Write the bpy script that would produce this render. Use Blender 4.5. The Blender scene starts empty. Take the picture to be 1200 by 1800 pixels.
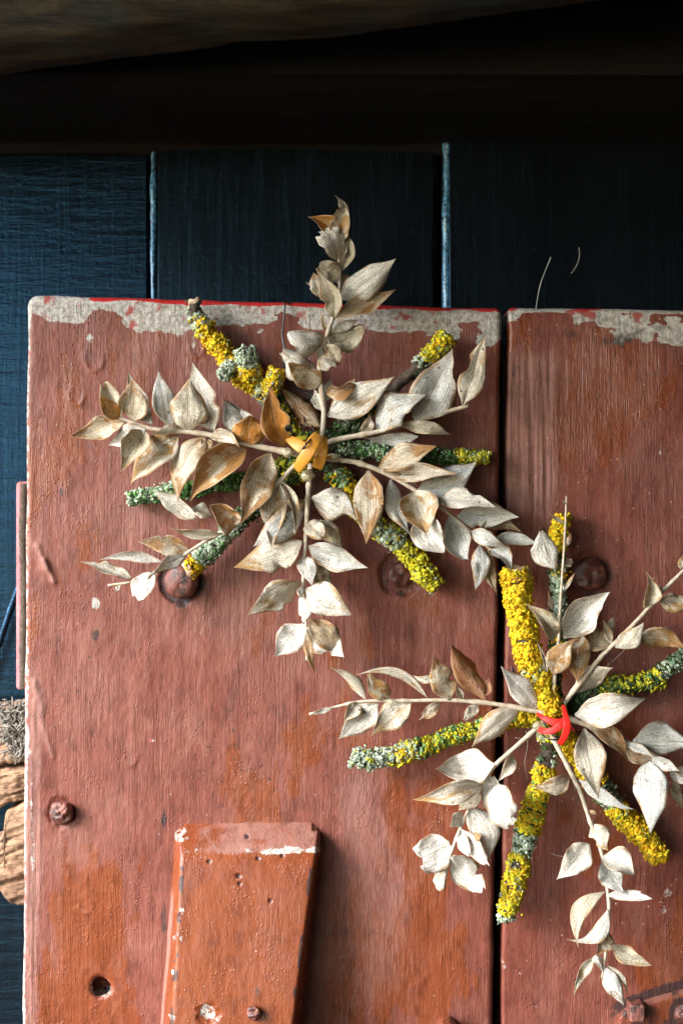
import bpy, bmesh, math, random
import numpy as np
from mathutils import Vector

# ------------------------------------------------------------------ scene, camera, sky, sun
scene = bpy.context.scene
COL = scene.collection
S, D, Z0 = 0.0005, 1.25, 1.30          # metres per photo pixel on the door face, camera distance, camera height
R = math.radians

cam_d = bpy.data.cameras.new('camera')
cam = bpy.data.objects.new('camera', cam_d); COL.objects.link(cam)
cam.location = (0, -D, Z0); cam.rotation_euler = (R(90), 0, 0)
cam_d.sensor_fit = 'HORIZONTAL'; cam_d.sensor_width = 24.0; cam_d.lens = 50.0
cam_d.clip_start = 0.01; cam_d.clip_end = 500
cam_d.dof.use_dof = True; cam_d.dof.focus_distance = D - 0.025; cam_d.dof.aperture_fstop = 6.3
scene.camera = cam

SUN_EL, SUN_AZ = 27.0, 238.0           # elevation, compass-like rotation from +Y towards +X
SUN_STRENGTH, SKY_STRENGTH, EXPOSURE = 1.5, 0.11, 3.2
world = bpy.data.worlds.new('World'); scene.world = world
world.use_nodes = True
wt = world.node_tree; wt.nodes.clear()
sky = wt.nodes.new('ShaderNodeTexSky'); sky.sky_type = 'NISHITA'; sky.sun_disc = False
sky.ozone_density = 4.0; sky.dust_density = .3; sky.sun_elevation = R(SUN_EL); sky.sun_rotation = R(SUN_AZ)
bg = wt.nodes.new('ShaderNodeBackground'); bg.inputs['Strength'].default_value = SKY_STRENGTH
wo = wt.nodes.new('ShaderNodeOutputWorld')
wt.links.new(sky.outputs[0], bg.inputs[0]); wt.links.new(bg.outputs[0], wo.inputs[0])
sun_d = bpy.data.lights.new('sun', 'SUN'); sun_d.energy = SUN_STRENGTH; sun_d.angle = R(32); sun_d.color = (1.0, 0.965, 0.92)
sun = bpy.data.objects.new('sun', sun_d); COL.objects.link(sun)
sdir = Vector((math.sin(R(SUN_AZ)) * math.cos(R(SUN_EL)), math.cos(R(SUN_AZ)) * math.cos(R(SUN_EL)), math.sin(R(SUN_EL))))
sun.rotation_euler = (-sdir).to_track_quat('-Z', 'Y').to_euler()
vs = scene.view_settings
vs.view_transform = 'Standard'; vs.look = 'None'; vs.exposure = EXPOSURE; vs.gamma = 1.0; vs.use_curve_mapping = False

# ------------------------------------------------------------------ helpers
rng = np.random.default_rng(11)
random.seed(5)

def P(px, py, d=0.0):
    k = S * (D - d) / D
    return np.array([(px - 600) * k, -d, Z0 + (900 - py) * k])

def PA(px, py, d):
    k = S * (D - d) / D
    return np.stack([(px - 600) * k, -d + 0 * px, Z0 + (900 - py) * k], axis=-1)

def _hash(ix, iy, iz, seed):
    n = (ix.astype(np.int64) * 374761393 + iy.astype(np.int64) * 668265263 + iz.astype(np.int64) * 2147483647 + seed * 144665) & 0x7fffffff
    n = (n ^ (n >> 13)) * 1274126177 & 0x7fffffff
    n = (n ^ (n >> 16)) & 0xffff
    return n / 65535.0

def vnoise(x, y, z=0.0, seed=0):
    """value noise, -1..1, numpy arrays"""
    x, y = np.broadcast_arrays(np.asarray(x, float), np.asarray(y, float)); z = np.broadcast_to(np.asarray(z, float), x.shape)
    ix, iy, iz = np.floor(x), np.floor(y), np.floor(z)
    fx, fy, fz = x - ix, y - iy, z - iz
    fx, fy, fz = [f * f * (3 - 2 * f) for f in (fx, fy, fz)]
    out = 0
    for a in (0, 1):
        for b in (0, 1):
            for c in (0, 1):
                w = (fx if a else 1 - fx) * (fy if b else 1 - fy) * (fz if c else 1 - fz)
                out = out + w * _hash(ix + a, iy + b, iz + c, seed)
    return out * 2 - 1

def fbm(x, y, z=0.0, seed=0, oct=4):
    s, a, t = 0, 1.0, 0
    for o in range(oct):
        s = s + a * vnoise(x * 2 ** o, y * 2 ** o, z * 2 ** o if not np.isscalar(z) else z * 2 ** o, seed + o * 17); t += a; a *= .5
    return s / t

def sstep(a, b, x):
    t = np.clip((x - a) / (b - a), 0, 1); return t * t * (3 - 2 * t)

def link(name, me, mat, parent=None, **props):
    o = bpy.data.objects.new(name, me); COL.objects.link(o)
    if mat is not None: me.materials.append(mat)
    if parent is not None: o.parent = parent
    for k, v in props.items(): o[k] = v
    return o

def wloc(parent):
    l = np.zeros(3)
    while parent is not None:
        l = l + np.array(parent.location); parent = parent.parent
    return l

def mk(name, verts, faces, mat, parent=None, attrs=None, uv=None, smooth=True, **props):
    """one mesh object; verts in world metres, moved into the parent's space"""
    verts = np.asarray(verts, float).reshape(-1, 3) - wloc(parent)
    me = bpy.data.meshes.new(name)
    if isinstance(faces, np.ndarray):
        n, k = faces.shape
        me.vertices.add(len(verts)); me.vertices.foreach_set('co', verts.ravel())
        me.loops.add(n * k); me.loops.foreach_set('vertex_index', faces.ravel().astype(np.int32))
        me.polygons.add(n); me.polygons.foreach_set('loop_start', np.arange(0, n * k, k, dtype=np.int32))
        me.update(calc_edges=True)
    else:
        me.from_pydata([tuple(v) for v in verts], [], [tuple(int(i) for i in f) for f in faces]); me.update()
    me.validate()
    if smooth: me.polygons.foreach_set('use_smooth', np.ones(len(me.polygons), dtype=bool))
    for an, arr in (attrs or {}).items():
        a = me.attributes.new(an, 'FLOAT_COLOR', 'POINT'); a.data.foreach_set('color', np.asarray(arr, np.float32).ravel())
    if uv is not None:
        l = me.uv_layers.new(name='UVMap'); vi = np.zeros(len(me.loops), dtype=np.int32); me.loops.foreach_get('vertex_index', vi)
        l.data.foreach_set('uv', np.asarray(uv, np.float32)[vi].ravel())
    return link(name, me, mat, parent, **props)

def empty(name, loc, label, cat, group=None):
    o = bpy.data.objects.new(name, None); COL.objects.link(o); o.location = loc; o.empty_display_size = .02
    o['label'] = label; o['category'] = cat
    if group: o['group'] = group
    return o

def gridfaces(nr, nc, wrap=False, off=0):
    r = np.arange(nr - 1)[:, None]; c = np.arange(nc if wrap else nc - 1)[None, :]
    a = r * nc + c; b = r * nc + (c + 1) % nc; e = (r + 1) * nc + (c + 1) % nc; f = (r + 1) * nc + c
    return np.stack([a, b, e, f], -1).reshape(-1, 4) + off

def smooth_path(pts, n):
    pts = np.asarray(pts, float); m = len(pts)
    q = np.vstack([2 * pts[0] - pts[1], pts, 2 * pts[-1] - pts[-2]])
    out = []
    for t in np.linspace(0, m - 1 - 1e-9, n):
        i = int(t); f = t - i; p0, p1, p2, p3 = q[i:i + 4]
        out.append(.5 * (2 * p1 + (p2 - p0) * f + (2 * p0 - 5 * p1 + 4 * p2 - p3) * f * f + (3 * p1 - p0 - 3 * p2 + p3) * f ** 3))
    return np.array(out)

def tube_geo(path, rad, nseg=8, bump=0.0, freq=300, seed=0, cap=True):
    """path (n,3), rad (n,) -> verts, quads (caps are collapsed rings)"""
    path = np.asarray(path); n = len(path); rad = np.broadcast_to(rad, (n,)).copy()
    tan = np.gradient(path, axis=0); tan /= np.linalg.norm(tan, axis=1)[:, None] + 1e-12
    ref = np.array([0, -1.0, 0.03]); V = []
    a = np.linspace(0, 2 * math.pi, nseg, endpoint=False)
    frames = []
    for i in range(n):
        s = np.cross(tan[i], ref); s /= np.linalg.norm(s) + 1e-9; u = np.cross(s, tan[i]); frames.append((s, u))
        ring = np.cos(a)[:, None] * s + np.sin(a)[:, None] * u
        rr = rad[i]
        if bump: rr = rad[i] * (1 + bump * fbm(path[i, 0] * freq + np.cos(a) * 2, path[i, 2] * freq + np.sin(a) * 2, i * .13, seed, 3))
        V.append(path[i] + ring * np.reshape(rr, (-1, 1)))
    V = np.array(V)
    if cap:
        V = np.concatenate([np.repeat(path[:1][None], nseg, 1), V, np.repeat(path[-1:][None], nseg, 1)], 0)
    return V.reshape(-1, 3), gridfaces(len(V), nseg, True), np.array(frames), tan

def tube(name, path, rad, mat, parent, nseg=8, **kw):
    pr = {k: kw.pop(k) for k in list(kw) if k in ('label', 'kind')}
    v, f, _, _ = tube_geo(path, rad, nseg, **kw)
    return mk(name, v, f, mat, parent, **pr)

# ------------------------------------------------------------------ materials
class NT:
    def __init__(s, name):
        s.m = bpy.data.materials.new(name); s.m.use_nodes = True; s.t = s.m.node_tree; s.t.nodes.clear()
        s.out = s.n('OutputMaterial'); s.b = s.n('BsdfPrincipled'); s.l(s.b.outputs[0], s.out.inputs[0])
    def n(s, kind, **kw):
        nd = s.t.nodes.new('ShaderNode' + kind)
        for k, v in kw.items(): setattr(nd, k, v)
        return nd
    def l(s, a, b): s.t.links.new(a, b)
    def put(s, sock, v):
        if isinstance(v, bpy.types.NodeSocket): s.l(v, sock)
        elif v is not None: sock.default_value = v if not (isinstance(v, tuple) and len(v) == 3 and sock.type == 'RGBA') else (*v, 1)
    def math(s, op, a, b=None, clamp=False):
        nd = s.n('Math', operation=op, use_clamp=clamp); s.put(nd.inputs[0], a)
        if b is not None: s.put(nd.inputs[1], b)
        return nd.outputs[0]
    def mix(s, f, a, b, mode='MIX'):
        nd = s.n('Mix', data_type='RGBA', blend_type=mode); s.put(nd.inputs['Factor'], f)
        s.put(nd.inputs[6], a); s.put(nd.inputs[7], b); return nd.outputs[2]
    def mapping(s, src, scale, loc=(0, 0, 0)):
        nd = s.n('Mapping'); s.l(src, nd.inputs[0]); nd.inputs['Scale'].default_value = scale; nd.inputs['Location'].default_value = loc
        return nd.outputs[0]
    def noise(s, vec, scale=1.0, detail=4, rough=.55, dist=0.0):
        nd = s.n('TexNoise'); s.l(vec, nd.inputs['Vector']); nd.inputs['Scale'].default_value = scale
        nd.inputs['Detail'].default_value = detail; nd.inputs['Roughness'].default_value = rough; nd.inputs['Distortion'].default_value = dist
        return nd.outputs[0]
    def vor(s, vec, scale, rand=1.0, feature='F1', out=0):
        nd = s.n('TexVoronoi', feature=feature); s.l(vec, nd.inputs['Vector']); nd.inputs['Scale'].default_value = scale
        nd.inputs['Randomness'].default_value = rand; return nd.outputs[out]
    def ramp(s, f, lo, hi, a=0.0, b=1.0):
        nd = s.n('MapRange', interpolation_type='SMOOTHSTEP'); s.put(nd.inputs[0], f)
        for i, v in enumerate((lo, hi, a, b)): nd.inputs[i + 1].default_value = v
        return nd.outputs[0]
    def lin(s, f, lo, hi, a=0.0, b=1.0):
        nd = s.n('MapRange'); s.put(nd.inputs[0], f)
        for i, v in enumerate((lo, hi, a, b)): nd.inputs[i + 1].default_value = v
        return nd.outputs[0]
    def obj(s): return s.n('TexCoord').outputs['Object']
    def attr(s, name):
        nd = s.n('Attribute', attribute_name=name); sp = s.n('SeparateColor'); s.l(nd.outputs['Color'], sp.inputs[0])
        return sp.outputs[0], sp.outputs[1], sp.outputs[2], nd.outputs['Alpha'], nd.outputs['Color']
    def bump(s, h, dist, strength=1.0, prev=None):
        nd = s.n('Bump'); s.l(h, nd.inputs['Height']); nd.inputs['Distance'].default_value = dist; s.put(nd.inputs['Strength'], strength)
        if prev is not None: s.l(prev, nd.inputs['Normal'])
        return nd.outputs[0]
    def set(s, color=None, rough=None, normal=None, spec=None, **kw):
        if color is not None: s.put(s.b.inputs['Base Color'], color)
        if rough is not None: s.put(s.b.inputs['Roughness'], rough)
        if normal is not None: s.l(normal, s.b.inputs['Normal'])
        if spec is not None: s.b.inputs['Specular IOR Level'].default_value = spec
        for k, v in kw.items(): s.put(s.b.inputs[k], v)
        return s.m

def mat_paint():
    """old red-brown oil paint on wood: attribute masks say where it is chipped, red, glossy orange, chalky or highlit, grimy"""
    s = NT('red_brown_paint'); c = s.obj()
    chip, red, orange, pale, _ = s.attr('wear_glint'); dark, oily, crack, _, _ = s.attr('grime')
    big = s.noise(s.mapping(c, (9, 9, 5)), 1, 4, .6)
    mid = s.noise(s.mapping(c, (60, 60, 22)), 1, 5, .6)
    grain = s.noise(s.mapping(c, (1000, 300, 90)), 1, 4, .6)
    fine = s.noise(s.mapping(c, (1500, 1500, 900)), 1, 3, .6)
    col = s.mix(s.ramp(big, .32, .68), (.165, .043, .026), (.188, .058, .039))
    col = s.mix(s.ramp(mid, .35, .75), col, (.118, .028, .016))
    # glossy fresh paint patches with crisp edges
    om = s.ramp(s.math('ADD', orange, s.math('MULTIPLY', s.math('SUBTRACT', mid, .5), .5)), .46, .52)
    col = s.mix(s.math('MULTIPLY', om, .68), col, (.185, .045, .013))
    col = s.mix(s.math('MULTIPLY', oily, .75), col, s.mix(s.ramp(mid, .35, .7), (.200, .047, .011), (.150, .036, .012)))
    # chalky bloom in vertical streaks
    pm = s.ramp(s.math('ADD', pale, s.math('MULTIPLY', s.math('SUBTRACT', grain, .5), .9)), .40, 1.0)
    col = s.mix(s.math('MULTIPLY', pm, .62), col, (.26, .135, .11))
    col = s.mix(.5, col, s.mix(s.ramp(grain, .25, .75), (.82, .80, .80), (1.07, 1.07, 1.07)), 'MULTIPLY')
    dirtn = s.noise(s.mapping(c, (95, 95, 60), (9, 4, 6)), 1, 6, .7)
    col = s.mix(.8, col, s.mix(s.ramp(dirtn, .33, .52), (.66, .62, .62), (1.05, 1.05, 1.05)), 'MULTIPLY')
    blm = s.noise(s.mapping(c, (26, 26, 14), (2, 5, 1)), 1, 5, .65)
    col = s.mix(s.math('MULTIPLY', s.ramp(blm, .48, .72), s.lin(oily, 0, 1, .50, .15)), col, (.255, .108, .080))
    # light and dark specks
    v1 = s.n('TexVoronoi'); s.l(s.mapping(c, (210, 210, 210)), v1.inputs['Vector']); v1.inputs['Scale'].default_value = 1
    sp = s.n('SeparateColor'); s.l(v1.outputs['Color'], sp.inputs[0])
    keep = s.math('GREATER_THAN', sp.outputs[0], .66)
    size = s.math('MULTIPLY', s.math('POWER', sp.outputs[1], 3), .16)
    speck = s.math('MULTIPLY', s.math('LESS_THAN', v1.outputs['Distance'], size), keep)
    col = s.mix(s.math('MULTIPLY', speck, .75), col, s.mix(s.math('GREATER_THAN', sp.outputs[2], .62), (.45, .35, .31), (.02, .014, .017)))
    v2 = s.n('TexVoronoi'); s.l(s.mapping(c, (380, 380, 380)), v2.inputs['Vector']); v2.inputs['Scale'].default_value = 1
    sp2 = s.n('SeparateColor'); s.l(v2.outputs['Color'], sp2.inputs[0])
    fl = s.math('MULTIPLY', s.math('LESS_THAN', v2.outputs['Distance'], s.math('MULTIPLY', s.math('POWER', sp2.outputs[1], 2), .30)), s.math('GREATER_THAN', sp2.outputs[0], .88))
    fl = s.math('MULTIPLY', fl, s.ramp(s.noise(s.mapping(c, (30, 30, 22), (1, 8, 4)), 1, 4, .65), .50, .62))
    col = s.mix(s.math('MULTIPLY', fl, .6), col, s.mix(s.math('GREATER_THAN', sp2.outputs[2], .5), (.035, .02, .02), (.38, .26, .21)))
    # chips down to primer
    cn = s.noise(s.mapping(c, (170, 170, 170)), 1, 6, .65)
    cm = s.ramp(s.math('ADD', chip, s.math('MULTIPLY', s.math('SUBTRACT', cn, .5), 1.0)), .42, .56)
    prim = s.mix(s.ramp(s.noise(s.mapping(c, (220, 220, 220)), 1, 5, .7), .35, .66), (.25, .23, .20), (.53, .51, .465))
    prim = s.mix(s.ramp(s.noise(s.mapping(c, (700, 700, 700)), 1, 3, .7), .55, .70), prim, (.10, .07, .06))
    prim = s.mix(s.ramp(s.noise(s.mapping(c, (55, 55, 55), (3, 1, 7)), 1, 4, .6), .58, .66), prim, (.30, .07, .06))
    col = s.mix(s.math('MULTIPLY', cm, .92), col, prim)
    rm = s.ramp(s.math('ADD', red, s.math('MULTIPLY', s.math('SUBTRACT', cn, .5), .6)), .42, .52)
    col = s.mix(rm, col, (.40, .013, .012))
    # grime
    dm = s.ramp(s.math('ADD', dark, s.math('MULTIPLY', s.math('SUBTRACT', cn, .5), .8)), .38, .70)
    col = s.mix(s.math('MULTIPLY', dm, .85), col, (.022, .016, .018))
    rough = s.mix(s.math('MAXIMUM', om, oily), (.50, .50, .50), (.22, .22, .22))
    
    rough = s.mix(pm, rough, (.62, .62, .62)); rough = s.mix(cm, rough, (.8, .8, .8)); rough = s.mix(dm, rough, (.45, .45, .45))
    pim = s.vor(s.mapping(c, (330, 330, 260)), 1)
    pimn = s.math('MULTIPLY', s.ramp(pim, .0, .32, 1, 0), s.ramp(s.noise(s.mapping(c, (40, 40, 30), (5, 2, 1)), 1, 3), .45, .70))
    wr = s.noise(s.mapping(c, (230, 230, 120)), 1, 4, .6); brush = s.noise(s.mapping(c, (620, 300, 9)), 1, 3, .6)
    ny = s.math('SUBTRACT', 1, oily, True)
    rip = s.math('MULTIPLY', s.ramp(s.noise(s.mapping(c, (24, 24, 9), (7, 2, 3)), 1, 3, .6), .40, .64), ny)
    b = s.bump(grain, .0010, s.lin(rip, 0, 1, .12, .75)); b = s.bump(wr, .0012, s.lin(oily, 0, 1, .55, .25), b); b = s.bump(brush, .0010, s.lin(rip, 0, 1, .10, .60), b)
    scr = s.noise(s.mapping(c, (1100, 900, 26), (3, 3, 8)), 1, 2, .5); scm = s.math('MULTIPLY', s.ramp(scr, .66, .74), ny)
    b = s.bump(pimn, .0009, .9, b); b = s.bump(scm, .0006, .8, b)
    b = s.bump(fine, .0004, .5, b)
    b = s.bump(mid, .002, .5, b)
    b = s.bump(cm, .0014, -.9, b)
    s.b.inputs['Normal']
    return s.set(col, rough, b, .34)

def mat_dark_paint(name, spec, sawk, tint=(.26, .62, 1, 1)):
    s = NT(name); c = s.obj()
    saw = s.noise(s.mapping(c, (16, 16, 120)), 1, 4, .65, .5)
    grain = s.noise(s.mapping(c, (190, 100, 9)), 1, 5, .65, .3)
    fleck = s.noise(s.mapping(c, (260, 260, 190)), 1, 4, .7)
    big = s.noise(s.mapping(c, (9, 9, 5)), 1, 3)
    col = s.mix(s.ramp(big, .35, .65), (.004, .005, .0065), (.0055, .0075, .010))
    col = s.mix(s.ramp(fleck, .62, .75), col, (.009, .014, .020))
    b = s.bump(saw, .0009 * sawk, .5); b = s.bump(grain, .0007, .5, b); b = s.bump(fleck, .0004, .6, b)
    s.b.inputs['Specular Tint'].default_value = tint  # blue of the sky reflection put into the specular tint
    return s.set(col, s.ramp(grain, .3, .7, .16, .30), b, spec)

def mat_oldwood(name, c1, c2, c3, rough=.8, along=(6, 60, 60), moss=None):
    s = NT(name); c = s.obj()
    g = s.noise(s.mapping(c, along), 1, 6, .65); g2 = s.noise(s.mapping(c, tuple(a * 6 for a in along)), 1, 4, .7)
    big = s.noise(s.mapping(c, (14, 14, 14)), 1, 4, .6)
    col = s.mix(s.ramp(g, .3, .7), c1, c2); col = s.mix(s.ramp(big, .45, .7), col, c3)
    col = s.mix(.8, col, s.mix(s.ramp(g2, .3, .7), (.45, .45, .45), (1.2, 1.2, 1.2)), 'MULTIPLY')
    b = s.bump(g, .006, .7); b = s.bump(g2, .002, .8, b)
    return s.set(col, rough, b, .3)

def mat_leaf(name, c1, c2, amt, dark=(.10, .055, .025), rough=.45):
    """dry ruscus leaf: pale skin c1, browned blotches c2, fine parallel veins, pale margin and midrib"""
    s = NT(name); uv = s.n('TexCoord').outputs['UV']; c = s.obj(); oi = s.n('ObjectInfo')
    sep = s.n('SeparateXYZ'); s.l(uv, sep.inputs[0]); t, v = sep.outputs[0], sep.outputs[1]
    off = s.n('VectorMath', operation='SCALE'); s.l(oi.outputs['Location'], off.inputs[0])
    rnd = oi.outputs['Random']
    cv = s.n('CombineXYZ'); s.l(s.math('ADD', s.math('MULTIPLY', t, 2.6), s.math('MULTIPLY', rnd, 37)), cv.inputs[0]); s.l(s.math('MULTIPLY', v, 46), cv.inputs[1]); s.l(s.math('MULTIPLY', rnd, 11), cv.inputs[2])
    vein = s.noise(cv.outputs[0], 1, 4, .7)
    cb = s.n('CombineXYZ'); s.l(s.math('MULTIPLY', t, 3.2), cb.inputs[0]); s.l(s.math('MULTIPLY', v, 2.0), cb.inputs[1]); s.l(s.math('MULTIPLY', rnd, 53), cb.inputs[2])
    blot = s.noise(cb.outputs[0], 1, 5, .6, .6)
    speck = s.noise(s.mapping(c, (900, 900, 900)), 1, 3, .7)
    ends = s.math('ADD', s.math('MULTIPLY', s.math('POWER', t, 4), .20), s.math('MULTIPLY', s.math('POWER', s.math('ABSOLUTE', s.math('MULTIPLY', s.math('SUBTRACT', v, .5), 2)), 5), .10))
    f = s.math('ADD', s.math('ADD', blot, ends), amt - .5)
    f = s.math('ADD', f, s.math('MULTIPLY', s.math('SUBTRACT', rnd, .5), .14))
    col = s.mix(s.ramp(f, .43, .60), c1, c2)
    col = s.mix(s.math('MULTIPLY', s.ramp(f, .70, .86), .75), col, dark)
    col = s.mix(.9, col, s.mix(s.ramp(vein, .32, .58), (.38, .33, .27), (1.10, 1.10, 1.10)), 'MULTIPLY')
    col = s.mix(.8, col, s.mix(s.ramp(speck, .36, .54), (.45, .40, .36), (1.08, 1.08, 1.08)), 'MULTIPLY')
    av = s.math('ABSOLUTE', s.math('SUBTRACT', v, .5))
    fr = s.math('MULTIPLY', s.math('MULTIPLY', s.ramp(av, .36, .47), s.ramp(blot, .42, .56)), .75)
    col = s.mix(fr, col, (.46, .24, .07))
    sp_ = s.vor(s.mapping(c, (150, 150, 150)), 1); spn = s.ramp(s.noise(s.mapping(c, (70, 70, 70), (4, 9, 2)), 1, 3), .54, .66)
    col = s.mix(s.math('MULTIPLY', s.math('MULTIPLY', s.ramp(sp_, .14, .24, 1, 0), spn), .85), col, (.12, .06, .025))
    mid = s.ramp(s.math('ABSOLUTE', s.math('SUBTRACT', v, .5)), .006, .022, 1, 0)
    edge = s.ramp(s.math('ABSOLUTE', s.math('SUBTRACT', v, .5)), .465, .495)
    col = s.mix(s.math('MULTIPLY', s.math('MAXIMUM', mid, edge), .55), col, (.74, .64, .50))
    crum = s.noise(s.mapping(c, (210, 210, 210)), 1, 3, .6)
    b = s.bump(crum, .0022, .55); b = s.bump(vein, .0010, .8, b); b = s.bump(speck, .0003, .6, b); b = s.bump(mid, .0006, .8, b)
    s.set(col, rough, b, .5)
    tr = s.n('BsdfTranslucent'); s.l(s.mix(1, col, (.95, .80, .55), 'MULTIPLY'), tr.inputs[0])
    mx = s.n('MixShader'); mx.inputs[0].default_value = .24; s.l(s.b.outputs[0], mx.inputs[1]); s.l(tr.outputs[0], mx.inputs[2]); s.l(mx.outputs[0], s.out.inputs[0])
    return s.m

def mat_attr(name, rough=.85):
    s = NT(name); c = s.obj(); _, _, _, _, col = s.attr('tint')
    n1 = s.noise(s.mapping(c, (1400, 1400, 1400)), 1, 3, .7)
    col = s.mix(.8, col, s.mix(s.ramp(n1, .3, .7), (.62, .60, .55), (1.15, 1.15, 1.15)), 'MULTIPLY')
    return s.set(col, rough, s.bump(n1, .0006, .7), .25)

def mat_bark():
    s = NT('twig_bark'); c = s.obj()
    a = s.noise(s.mapping(c, (260, 260, 260)), 1, 5, .7); b2 = s.noise(s.mapping(c, (900, 900, 900)), 1, 3, .7)
    col = s.mix(s.ramp(a, .3, .7), (.035, .022, .016), (.115, .085, .062)); col = s.mix(s.ramp(b2, .58, .75), col, (.22, .21, .17))
    return s.set(col, .8, s.bump(b2, .001, .8, s.bump(a, .002, .8)), .3)

def mat_stem():
    s = NT('dry_stem'); c = s.obj()
    a = s.noise(s.mapping(c, (180, 180, 180)), 1, 4, .6); b2 = s.noise(s.mapping(c, (1200, 1200, 1200)), 1, 3, .7)
    col = s.mix(s.ramp(a, .35, .65), (.42, .33, .23), (.56, .48, .37)); col = s.mix(s.ramp(b2, .55, .75), col, (.20, .13, .08))
    return s.set(col, .65, s.bump(b2, .0006, .7), .3)

def mat_plain(name, col, rough, spec=.5, scale=300, var=.35, **kw):
    s = NT(name); c = s.obj(); a = s.noise(s.mapping(c, (scale,) * 3), 1, 4, .6)
    cc = s.mix(s.ramp(a, .3, .7), tuple(x * (1 - var) for x in col), tuple(x * (1 + var * .5) for x in col))
    return s.set(cc, rough, s.bump(a, .0006, .6), spec, **kw)

def mat_iron():
    s = NT('painted_iron'); c = s.obj()
    a = s.noise(s.mapping(c, (130, 130, 130)), 1, 5, .65); b2 = s.noise(s.mapping(c, (500, 500, 500)), 1, 4, .7)
    col = s.mix(s.ramp(a, .35, .6), (.045, .024, .022), (.20, .062, .042)); col = s.mix(s.ramp(b2, .62, .72), col, (.28, .20, .18))
    return s.set(col, s.ramp(a, .3, .7, .28, .5), s.bump(b2, .0012, .7, s.bump(a, .003, .7)), .6)

M = dict(
    paint=mat_paint(), wall=mat_dark_paint('blue_black_sheen', .50, 1.3, (.17, .53, 1, 1)), wall2=mat_dark_paint('blue_black_shaded', .36, .25), bark=mat_bark(), stem=mat_stem(), iron=mat_iron(), lichen=mat_attr('lichen_crust'),  # one wall paint split in two: left sheen, right shade put into gloss
    beam=mat_oldwood('weathered_beam', (.010, .008, .006), (.075, .054, .030), (.022, .036, .038), along=(14, 110, 110)),
    lintel=mat_oldwood('shade_black_timber', (.0035, .0035, .0038), (.005, .005, .0055), (.008, .006, .005), along=(7, 60, 60)),  # lintel: shade under the beams put into its near black colour
    raw=mat_oldwood('raw_broken_wood', (.30, .165, .095), (.46, .29, .175), (.22, .12, .07), along=(40, 90, 200)),
    fibre=mat_plain('frayed_fibre', (.20, .175, .145), .9), dirt=mat_plain('dirt', (.085, .06, .045), .95, .2, 700, .6),
    bead=mat_plain('sky_glint_blue', (.075, .24, .44), .22, .7, 300, .95), gold=mat_plain('gold_ribbon', (.62, .27, .03), .28, .6, 1500, .25), redr=mat_plain('red_ribbon', (.72, .018, .012), .5, .35, 700, .15),
    wire=mat_plain('black_wire', (.012, .015, .022), .3, .6), glue=mat_plain('hot_glue', (.62, .55, .36), .25, .6, 300, .2, **{'Transmission Weight': .55}),
    pith=mat_plain('split_wood', (.62, .44, .30), .8, .3, 900, .4), hair=mat_plain('pale_thread', (.55, .52, .48), .7),
    blocker=mat_plain('dark_blocker', (.03, .026, .022), .9, .2, 40), ironp=mat_plain('painted_bolt_head', (.120, .036, .026), .42, .4, 190, .7), pinkw=mat_plain('faded_pink_paint', (.34, .12, .125), .6, .4, 120, .35),
)
LM = dict(
    w=mat_leaf('leaf_white', (.92, .90, .84), (.74, .56, .33), 0.15), p=mat_leaf('leaf_pale', (.85, .82, .73), (.58, .40, .20), 0.29),
    g=mat_leaf('leaf_silver', (.72, .73, .69), (.44, .33, .20), 0.31), b=mat_leaf('leaf_beige', (.80, .74, .61), (.55, .33, .12), 0.39),
    l=mat_leaf('leaf_olive', (.62, .56, .42), (.38, .26, .12), 0.37), t=mat_leaf('leaf_tan', (.74, .65, .49), (.48, .25, .085), 0.49),
    d=mat_leaf('leaf_brown', (.52, .41, .27), (.30, .145, .05), 0.45), o=mat_leaf('leaf_orange', (.60, .36, .13), (.54, .22, .03), 0.51),
    r=mat_leaf('leaf_russet', (.44, .22, .11), (.33, .10, .035), 0.47),
)

# ------------------------------------------------------------------ the dark wall, the beams, the added unseen roof
def plank_box(name, x0, x1, y0, y1, d0, d1, bev, mat, parent, seg=4, **props):
    """bevelled box between photo pixels x0..x1, y0..y1 (measured on depth d1) and depths d0 (back) .. d1 (front)"""
    a, b = P(x0, y0, d1), P(x1, y1, d1)
    bm = bmesh.new(); bmesh.ops.create_cube(bm, size=1)
    off = wloc(parent)
    for v in bm.verts:
        v.co = Vector(((a[0] if v.co.x < 0 else b[0]) - off[0], (-d1 if v.co.y < 0 else -d0) - off[1], (b[2] if v.co.z < 0 else a[2]) - off[2]))
    bmesh.ops.bevel(bm, geom=list(bm.edges), offset=bev, segments=seg, profile=.5, affect='EDGES')
    me = bpy.data.meshes.new(name); bm.to_mesh(me); bm.free()
    for p in me.polygons: p.use_smooth = seg > 1
    me.update()
    o = link(name, me, mat, parent, **props)
    if seg > 1: md = o.modifiers.new('wn', 'WEIGHTED_NORMAL'); md.keep_sharp = True
    return o

WD = -0.11
wall = empty('plank_wall', P(600, 2100, WD), 'dark blue black painted wall of upright planks behind the red half door', 'wall')
plank_box('plank', -500, 263, -300, 2100, WD - .03, WD, .0035, M['wall'], wall, seg=1)
plank_box('plank', 267, 772, -300, 2100, WD - .03, WD + .007, .0065, M['wall2'], wall, seg=1)
plank_box('plank', 777, 1700, -300, 2100, WD - .03, WD + .014, .0078, M['wall2'], wall, seg=1)
plank_box('backing_board', -500, 1700, -300, 2100, WD - .05, WD - .0304, .002, M['wall'], wall)

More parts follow.
